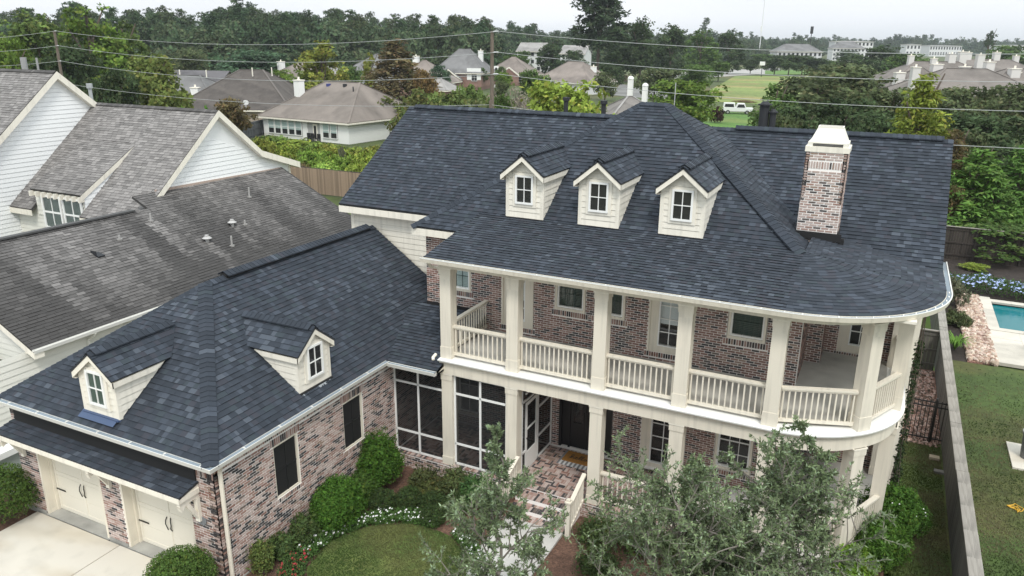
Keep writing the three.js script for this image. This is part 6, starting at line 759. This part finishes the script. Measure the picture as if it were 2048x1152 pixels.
H2('tan_roof_house', 'far house with a pointed grey roof left of the olive-brown cypress', 'house', 755, 136, 195, { yaw: -.2, w: 15, d: 15, h: 3.6, rise: 5.6, roof: R_grey, wall: W_off }); H2('long_roof_house', 'far house with a long pale blue-grey roof left of the pointed grey roof', 'house', 700, 134, 205, { w: 15, d: 9, h: 3, rise: 2.6, gable: 1, roof: R_pale, wall: W_off });
H2('tan_roof_house', 'far house with grey-tan roof and white chimney right of the olive-brown cypress', 'house', 850, 146, 185, { yaw: .2, w: 13, d: 14, h: 3, rise: 5, roof: R_tan, wall: W_brk, chim: [[-2.2, 0, 1.3, 5.8]] }); H2('tan_roof_house', 'small brick house end with pale roof left of the white garage door', 'house', 880, 172, 165, { yaw: .1, w: 6, d: 7, h: 2.6, rise: 2.2, roof: R_pale, wall: W_brk });
H2('brick_garage_house', 'far two-storey brick house with white garage door under a gable', 'house', 930, 166, 212, { yaw: .25, w: 13, d: 15, h: 4.4, rise: 6.0, run: 5.5, roof: R_grey, wall: W_brk, wc: 2, win: [[4.6, null, 1.6, 1.9, 2.3, M.dark]], chim: [[4, -2, 1.2, 5.5]], more: (T, at, cs, sn) => { const m = new MB(); m.face([at(-5.2, 0, 9.2), at(1.2, 0, 9.2), at(1.2, 2.7, 9.2), at(-2, 5, 9.2), at(-5.2, 2.7, 9.2)]).face([at(1.2, 0, 9.2), at(1.2, 0, 7), at(1.2, 2.7, 7), at(1.2, 2.7, 9.2)]); m.build('wall', W_brk, T); new MB().slab([at(1.6, 2.6, 9.5), at(1.6, 2.6, 4), at(-2, 5.3, 4), at(-2, 5.3, 9.5)], .1).slab([at(-5.6, 2.6, 4), at(-5.6, 2.6, 9.5), at(-2, 5.3, 9.5), at(-2, 5.3, 4)], .1).build('roof', R_grey, T); new MB().bar(at(1.6, 2.45, 9.55), at(-2, 5.15, 9.55), .1, .3).bar(at(-5.6, 2.45, 9.55), at(-2, 5.15, 9.55), .1, .3).build('rake_board', M.trim, T); const d = new MB().face([at(-4.4, .05, 9.26), at(.4, .05, 9.26), at(.4, 2.3, 9.26), at(-4.4, 2.3, 9.26)]).build('garage_door', M.white, T); for (let i = 0; i < 6; i++) new MB().face([at(-4.2 + i * .76, 1.75, 9.3), at(-3.65 + i * .76, 1.75, 9.3), at(-3.65 + i * .76, 2.1, 9.3), at(-4.2 + i * .76, 2.1, 9.3)]).build('pane', M.dark, d); new MB().face([at(2.6, 2.6, 7.56), at(6.4, 2.6, 7.56), at(6.4, 5.6, 7.56), at(2.6, 5.6, 7.56)]).build('siding_panel', M.white, T); } });
H2('brick_garage_house', 'second far brick house with white arched dormer windows, right of the utility pole', 'house', 1027, 162, 235, { yaw: .1, w: 14, d: 13, h: 3, rise: 5.0, roof: R_tan, wall: W_brk, wc: 2, win: [[4, null, 2, 1.6, .9, M.dark]], more: (T, at) => { new MB().face([at(-6.6, 3.1, 6.6), at(-2.4, 3.1, 6.6), at(-2.4, 5.4, 6.6), at(-6.6, 5.4, 6.6)]).build('dormer', M.white, T); for (const a of [-5.9, -4.5, -3.1]) new MB().face([at(a - .4, 3.5, 6.66), at(a + .4, 3.5, 6.66), at(a + .4, 4.6, 6.66), at(a + .2, 4.95, 6.66), at(a - .2, 4.95, 6.66), at(a - .4, 4.6, 6.66)]).build('pane', M.dark, T); new MB().face([at(-1.6, 0, 8), at(4.6, 0, 8), at(4.6, 2.9, 8), at(1.5, 5, 8), at(-1.6, 2.9, 8)]).build('wall', W_brk, T); new MB().bar(at(-1.9, 2.7, 8.1), at(1.5, 5.1, 8.1), .1, .35).bar(at(4.9, 2.7, 8.1), at(1.5, 5.1, 8.1), .1, .35).build('rake_board', M.trim, T); new MB().slab([at(4.9, 2.75, 8.1), at(4.9, 2.75, 3), at(1.5, 5.15, 3), at(1.5, 5.15, 8.1)], .1).slab([at(-1.9, 2.75, 3), at(-1.9, 2.75, 8.1), at(1.5, 5.15, 8.1), at(1.5, 5.15, 3)], .1).build('roof', R_tan, T); } });
H2('hipped_house', 'far house with a wide brown-grey hipped roof and white chimney above the yellow-green tree', 'house', 1150, 172, 198, { yaw: -.1, w: 15, d: 16, h: 2.9, rise: 4.8, run: 6, roof: R_tan, wall: W_off, chim: [[4.6, -1, 1.2, 3.6]], more: (T, at) => { new MB().face([at(-4.6, 2.6, 8.6), at(-1.6, 2.6, 8.6), at(-3.1, 4.2, 8.6)]).build('gable_trim', M.white, T); } });
H2('two_tone_house', 'grey house roof with pale hip lines just behind the black roof peak', 'house', 1258, 240, 98, { yaw: .62, w: 9.5, d: 11, h: 2.6, rise: 3.4, roof: RF([.22, .205, .195], .4), cap: R_pale, wall: W_off, y0: -.6 });
// far white blocks: storeys of windows one by one
function block(label, u, v, D, w, d, h, nf, nw, roof, o = {}) { const p = onD(u, v, D); return house(o.name || 'apartment_block', label, 'building', { x: p[0], z: p[2], yaw: o.yaw || .3, w, d, h, rise: o.rise || 3.5, ov: .6, roof, wall: o.wall || W_off, gable: o.gable, win: [], more: (T, at) => { for (let j = 0; j < nf; j++) for (let i = 0; i < nw; i++) { const a = -w / 2 + w * (i + .5) / nw, y = h * (j + .3) / nf, s = w / nw * .24, t = h / nf * .5; new MB().face([at(a - s, y, d / 2 + .1), at(a + s, y, d / 2 + .1), at(a + s, y + t, d / 2 + .1), at(a - s, y + t, d / 2 + .1)]).build('window', M.dark, T); } if (o.more) o.more(T, at); } }); }
block('far white three-storey block with grey roof, left of the dark rounded tree', 1068, 118, 330, 11, 12, 8.5, 3, 4, R_pale, { gable: 1, yaw: .1 }); block('far white block end with grey roof, right of the dark rounded tree', 1152, 118, 345, 11, 12, 7.5, 3, 4, R_pale, { gable: 1, yaw: .1 });
block('far two-storey pale apartment house with grey hipped roof, right of the mast', 1590, 118, 520, 30, 14, 7.5, 2, 10, R_grey, { rise: 5, yaw: .5, wall: std([.58, .58, .6], .8) }); block('far white apartment house with arched openings and grey roof', 1690, 116, 610, 24, 14, 9.5, 3, 9, R_grey, { rise: 5, yaw: .35 }); block('taller white block behind the far white apartment house', 1700, 100, 720, 34, 20, 15, 3, 10, R_pale, { rise: .6, yaw: .35 });
block('long low pale building on the horizon above the condominium chimneys', 1880, 92, 900, 36, 30, 12, 2, 12, R_grey, { rise: .8, yaw: .4 }); block('pale building at the right edge of the horizon', 2025, 92, 860, 34, 30, 13, 2, 10, R_grey, { rise: .8, yaw: .4 }); block('small white block on the horizon between two dark tree tops', 1822, 88, 880, 16, 16, 13, 2, 4, R_grey, { rise: .8, yaw: .4 });
// condominiums: tan hipped roofs with many white chimneys
const W_chim = std([.62, .60, .575], .8);
for (const [u, v, D, w, d, l, ch] of [[1925, 178, 120, 19, 16, 'near condominium with broad pale tan hipped roof above the right thicket', [[-8.6, 3.0, 1.5, 5.6], [-3.6, 1.2, 1.6, 3.0], [1.5, -4, 1.7, 5.6], [7.6, -1, 1.8, 5.4]]], [2035, 175, 122, 17, 16, 'condominium with tan hipped roof at the right edge', [[-4, -2, 1.7, 6.6], [-1.2, 1.0, 1.5, 4.6]]], [1870, 140, 170, 22, 16, 'second row condominium with a cluster of white chimneys', [[-5.5, 0, 1.5, 7], [-1, 1, 1.5, 6.2], [3, 0, 1.9, 7.6], [5.6, -1, 2.0, 8.2], [9.0, 0, 1.9, 7.4]]], [1965, 132, 205, 26, 16, 'farthest condominium roof with small chimneys', [[-9, 0, 1.6, 7], [-4, 0, 1.6, 7.6], [3, 0, 2, 7.8], [8, 0, 1.7, 6.6]]], [1832, 182, 128, 9, 10, 'small condominium end with two square white chimneys left of the cypress tip', [[-3.4, 1, 1.9, 4.0], [2.6, 0, 2.0, 5.9]]]]) H2('condominium', l, 'building', u, v, D, { yaw: .35, w, d, h: 5.2, rise: 3.9, run: 7, roof: RF([.215, .192, .178]), wall: W_chim, chim: ch.map(([a, b, c, e]) => [a, b, c * .75, e * .72, W_chim]) });
// utility poles, cross insulators and wires that sag between them
const POLES = [[-123.5, 12.5, -40.5], [-70.3, 12.5, -38.2], [-17.1, 12.6, -35.9], [36.3, 12.6, -33.4]], M_pole = std([.20, .165, .14], .95, { map: rep(T_wood, .5) }), M_wire = std([.42, .43, .43], .5), LV = [-.08, -1.55, -3.1];
POLES.slice(1, 3).forEach((p, i) => { const T = thing('utility_pole', i ? 'wooden utility pole behind the black roof, at the middle of the picture' : 'wooden utility pole at the upper left behind the white gable', 'utility pole', [p[0], -.6, p[2]]); new MB().tube([[p[0], -.6, p[2]], [p[0], p[1], p[2]]], k => .19 - .06 * k, 10).build('shaft', M_pole, T); for (const l of LV) { const b = [p[0], p[1] + l, p[2]]; new MB().tube([b, add(b, [.25, .05, .1]), add(b, [.62, .06, .22])], .05, 7).build('insulator', std([.62, .63, .63], .4), T); } new MB().box(p[0] - .1, p[0] + .1, p[1] - 5.6, p[1] - 5.0, p[2] + .12, p[2] + .3).build('bracket', M_pole, T); });
for (const [k, l] of [[0, 'topmost'], [1, 'second'], [2, 'third'], [3, 'lowest']]) POLES.slice(0, 3).forEach((p, i) => { const q = POLES[i + 1], y = k < 3 ? LV[k] + .06 : -5.3, A = [p[0] + (k < 3 ? .62 : 0), p[1] + y, p[2] + .22], B = [q[0] + (k < 3 ? .62 : 0), q[1] + y, q[2] + .22], m = new MB(), n = 28; m.tube(Array.from({ length: n + 1 }, (_, j) => { const t = j / n, c = lerp3(A, B, t); c[1] -= (k < 3 ? 1.15 : .9) * 4 * t * (1 - t); return c; }), .017, 5); solo(m, 'power_wire', M_wire, lerp3(A, B, .5), `${l} wire ${['left of the upper left pole', 'between the two wooden poles', 'right of the middle pole'][i]}`, 'wire'); });
{ const b = atY(1519, 104, -.6), D = 700, p = onD(1519, 96, D), T = thing('radio_mast', 'thin white radio mast rising out of the picture above the far trees', 'mast', [p[0], -.6, p[2]]); new MB().tube([[p[0], -.6, p[2]], [p[0] + .6, 78, p[2]]], .38, 6).build('shaft', std([.75, .75, .76], .5), T); new MB().tube([[p[0], 22, p[2]], [p[0], 27, p[2]]], .8, 6).build('antenna', M.white, T); const q = onD(1619, 100, 560), S = thing('light_pole', 'dark floodlight pole above the pale apartment house', 'light pole', [q[0], -.6, q[2]]); new MB().tube([[q[0], -.6, q[2]], [q[0], 21, q[2]]], .25, 6).build('shaft', M.iron, S); new MB().box(q[0] - 1, q[0] + 1, 19, 24, q[2] - .4, q[2] + .4).build('lamp_head', M.iron, S); const s = onD(1350, 190, 105), G = thing('thin_pole', 'thin grey pole just above the black roof peak', 'pole', [s[0], -.6, s[2]]); new MB().tube([[s[0], -.6, s[2]], [s[0], onD(1350, 165, 105)[1], s[2]]], .06, 6).build('shaft', M_wire, G); }
for (const [u, v0, v1, l] of [[1262, 186, 152, 'taller white entrance pillar beside the street'], [1291, 184, 166, 'shorter white entrance pillar beside the street']]) { const D = 150, p = onD(u, v1, D), T = thing('entrance_pillar', l, 'pillar', [p[0], -.6, p[2]]), s = .45; new MB().box(p[0] - s, p[0] + s, -.6, p[1] - .5, p[2] - s, p[2] + s).build('shaft', M.white, T); new MB().tube([[p[0], p[1] - .5, p[2]], [p[0], p[1] - .2, p[2]], [p[0], p[1], p[2]]], k => .62 * (1 - .75 * k * k), 14).build('cap', M.white, T); }
{ // parked white pickup with canopy at the edge of the field
  const p = atY(1474, 228, -.6), T = thing('pickup_truck', 'white pickup truck with camper top parked by the field', 'truck', p), y = p[1], at = (a, h, d) => { const c = Math.cos(.25), s = Math.sin(.25); return [p[0] + a * c + d * s, y + h, p[2] - a * s + d * c]; }, bx = (mb, a0, a1, h0, h1, d0, d1, k = 0) => { const P = [[a0, h0, d1], [a1, h0, d1], [a1 - k, h1, d1 - k * .3], [a0 + k, h1, d1 - k * .3], [a0, h0, d0], [a1, h0, d0], [a1 - k, h1, d0 + k * .3], [a0 + k, h1, d0 + k * .3]].map(v => at(...v)); for (const q of [[0, 1, 2, 3], [5, 4, 7, 6], [1, 5, 6, 2], [4, 0, 3, 7], [3, 2, 6, 7], [4, 5, 1, 0]]) mb.face(q.map(i => P[i])); return mb; };
  const paint = std([.74, .74, .74], .35); bx(bx(new MB(), -2.7, 2.7, .55, 1.15, -.95, .95), -2.75, 2.75, .5, .7, -.9, .9).build('body', paint, T); bx(new MB(), -.4, 1.5, 1.15, 1.95, -.85, .85, .32).build('cab', paint, T); bx(new MB(), -2.65, -.45, 1.15, 2.0, -.88, .88, .12).build('camper_top', paint, T); bx(new MB(), -.2, 1.3, 1.25, 1.8, -.90, .90, .28).build('window', M.dark, T); bx(new MB(), -2.4, -.7, 1.3, 1.85, -.91, .91, .1).build('window', M.dark, T);
  for (const a of [-1.75, 1.7]) for (const d of [-.9, .9]) { const w = new MB().tube([at(a, .38, d - .12), at(a, .38, d + .12)], .38, 14).build('wheel', M.black, T); new MB().tube([at(a, .38, d - .13), at(a, .38, d + .13)], .2, 10).build('rim', std([.5, .5, .5], .4, { metalness: .6 }), w); } for (const d of [-.7, .7]) new MB().tube([at(2.7, .95, d), at(2.78, .95, d)], .13, 10).build('headlight', M.glass, T); bx(new MB(), 2.7, 2.84, .5, .68, -.9, .9).build('bumper', std([.4, .4, .4], .3, { metalness: .7 }), T); }
{ const p = atY(1395, 226, -.6), T = thing('picnic_table', 'dark picnic table in the shade of the yellow-green tree', 'table', p); new MB().box(p[0] - .9, p[0] + .9, .12, .18, p[2] - .4, p[2] + .4).build('tabletop', M.black, T); for (const d of [-.75, .75]) new MB().box(p[0] - .9, p[0] + .9, -.18, -.12, p[2] + d - .14, p[2] + d + .14).build('seat', M.black, T); for (const a of [-.6, .6]) new MB().bar([p[0] + a, -.6, p[2] - .7], [p[0] + a, .12, p[2] + .2], .08, .1).bar([p[0] + a, -.6, p[2] + .7], [p[0] + a, .12, p[2] - .2], .08, .1).build('leg', M.black, T); }
{ const b = atY(1525, 131, -.6), D = 300, p = onD(1525, 127, D), T = thing('road_sign', 'white rectangular sign board before the small trees on the far verge', 'sign', [p[0], -.6, p[2]]); new MB().box(p[0] - 1.0, p[0] + 1.0, p[1] - .7, p[1] + .7, p[2] - .05, p[2] + .05).build('panel', M.white, T); new MB().box(p[0] - .1, p[0] + .1, -.6, p[1] - .7, p[2] - .05, p[2] + .05).build('post', M.iron, T); }
// ---------- finish ----------
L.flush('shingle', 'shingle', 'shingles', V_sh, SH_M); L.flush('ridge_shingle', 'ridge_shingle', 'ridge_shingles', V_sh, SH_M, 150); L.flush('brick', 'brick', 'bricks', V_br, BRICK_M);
const renderer = new THREE.WebGLRenderer({ antialias: true });
renderer.toneMapping = THREE.LinearToneMapping; renderer.toneMappingExposure = EXPOSURE;
renderer.shadowMap.enabled = true; renderer.setSize(1024, 576);
renderer.render(scene, camera);
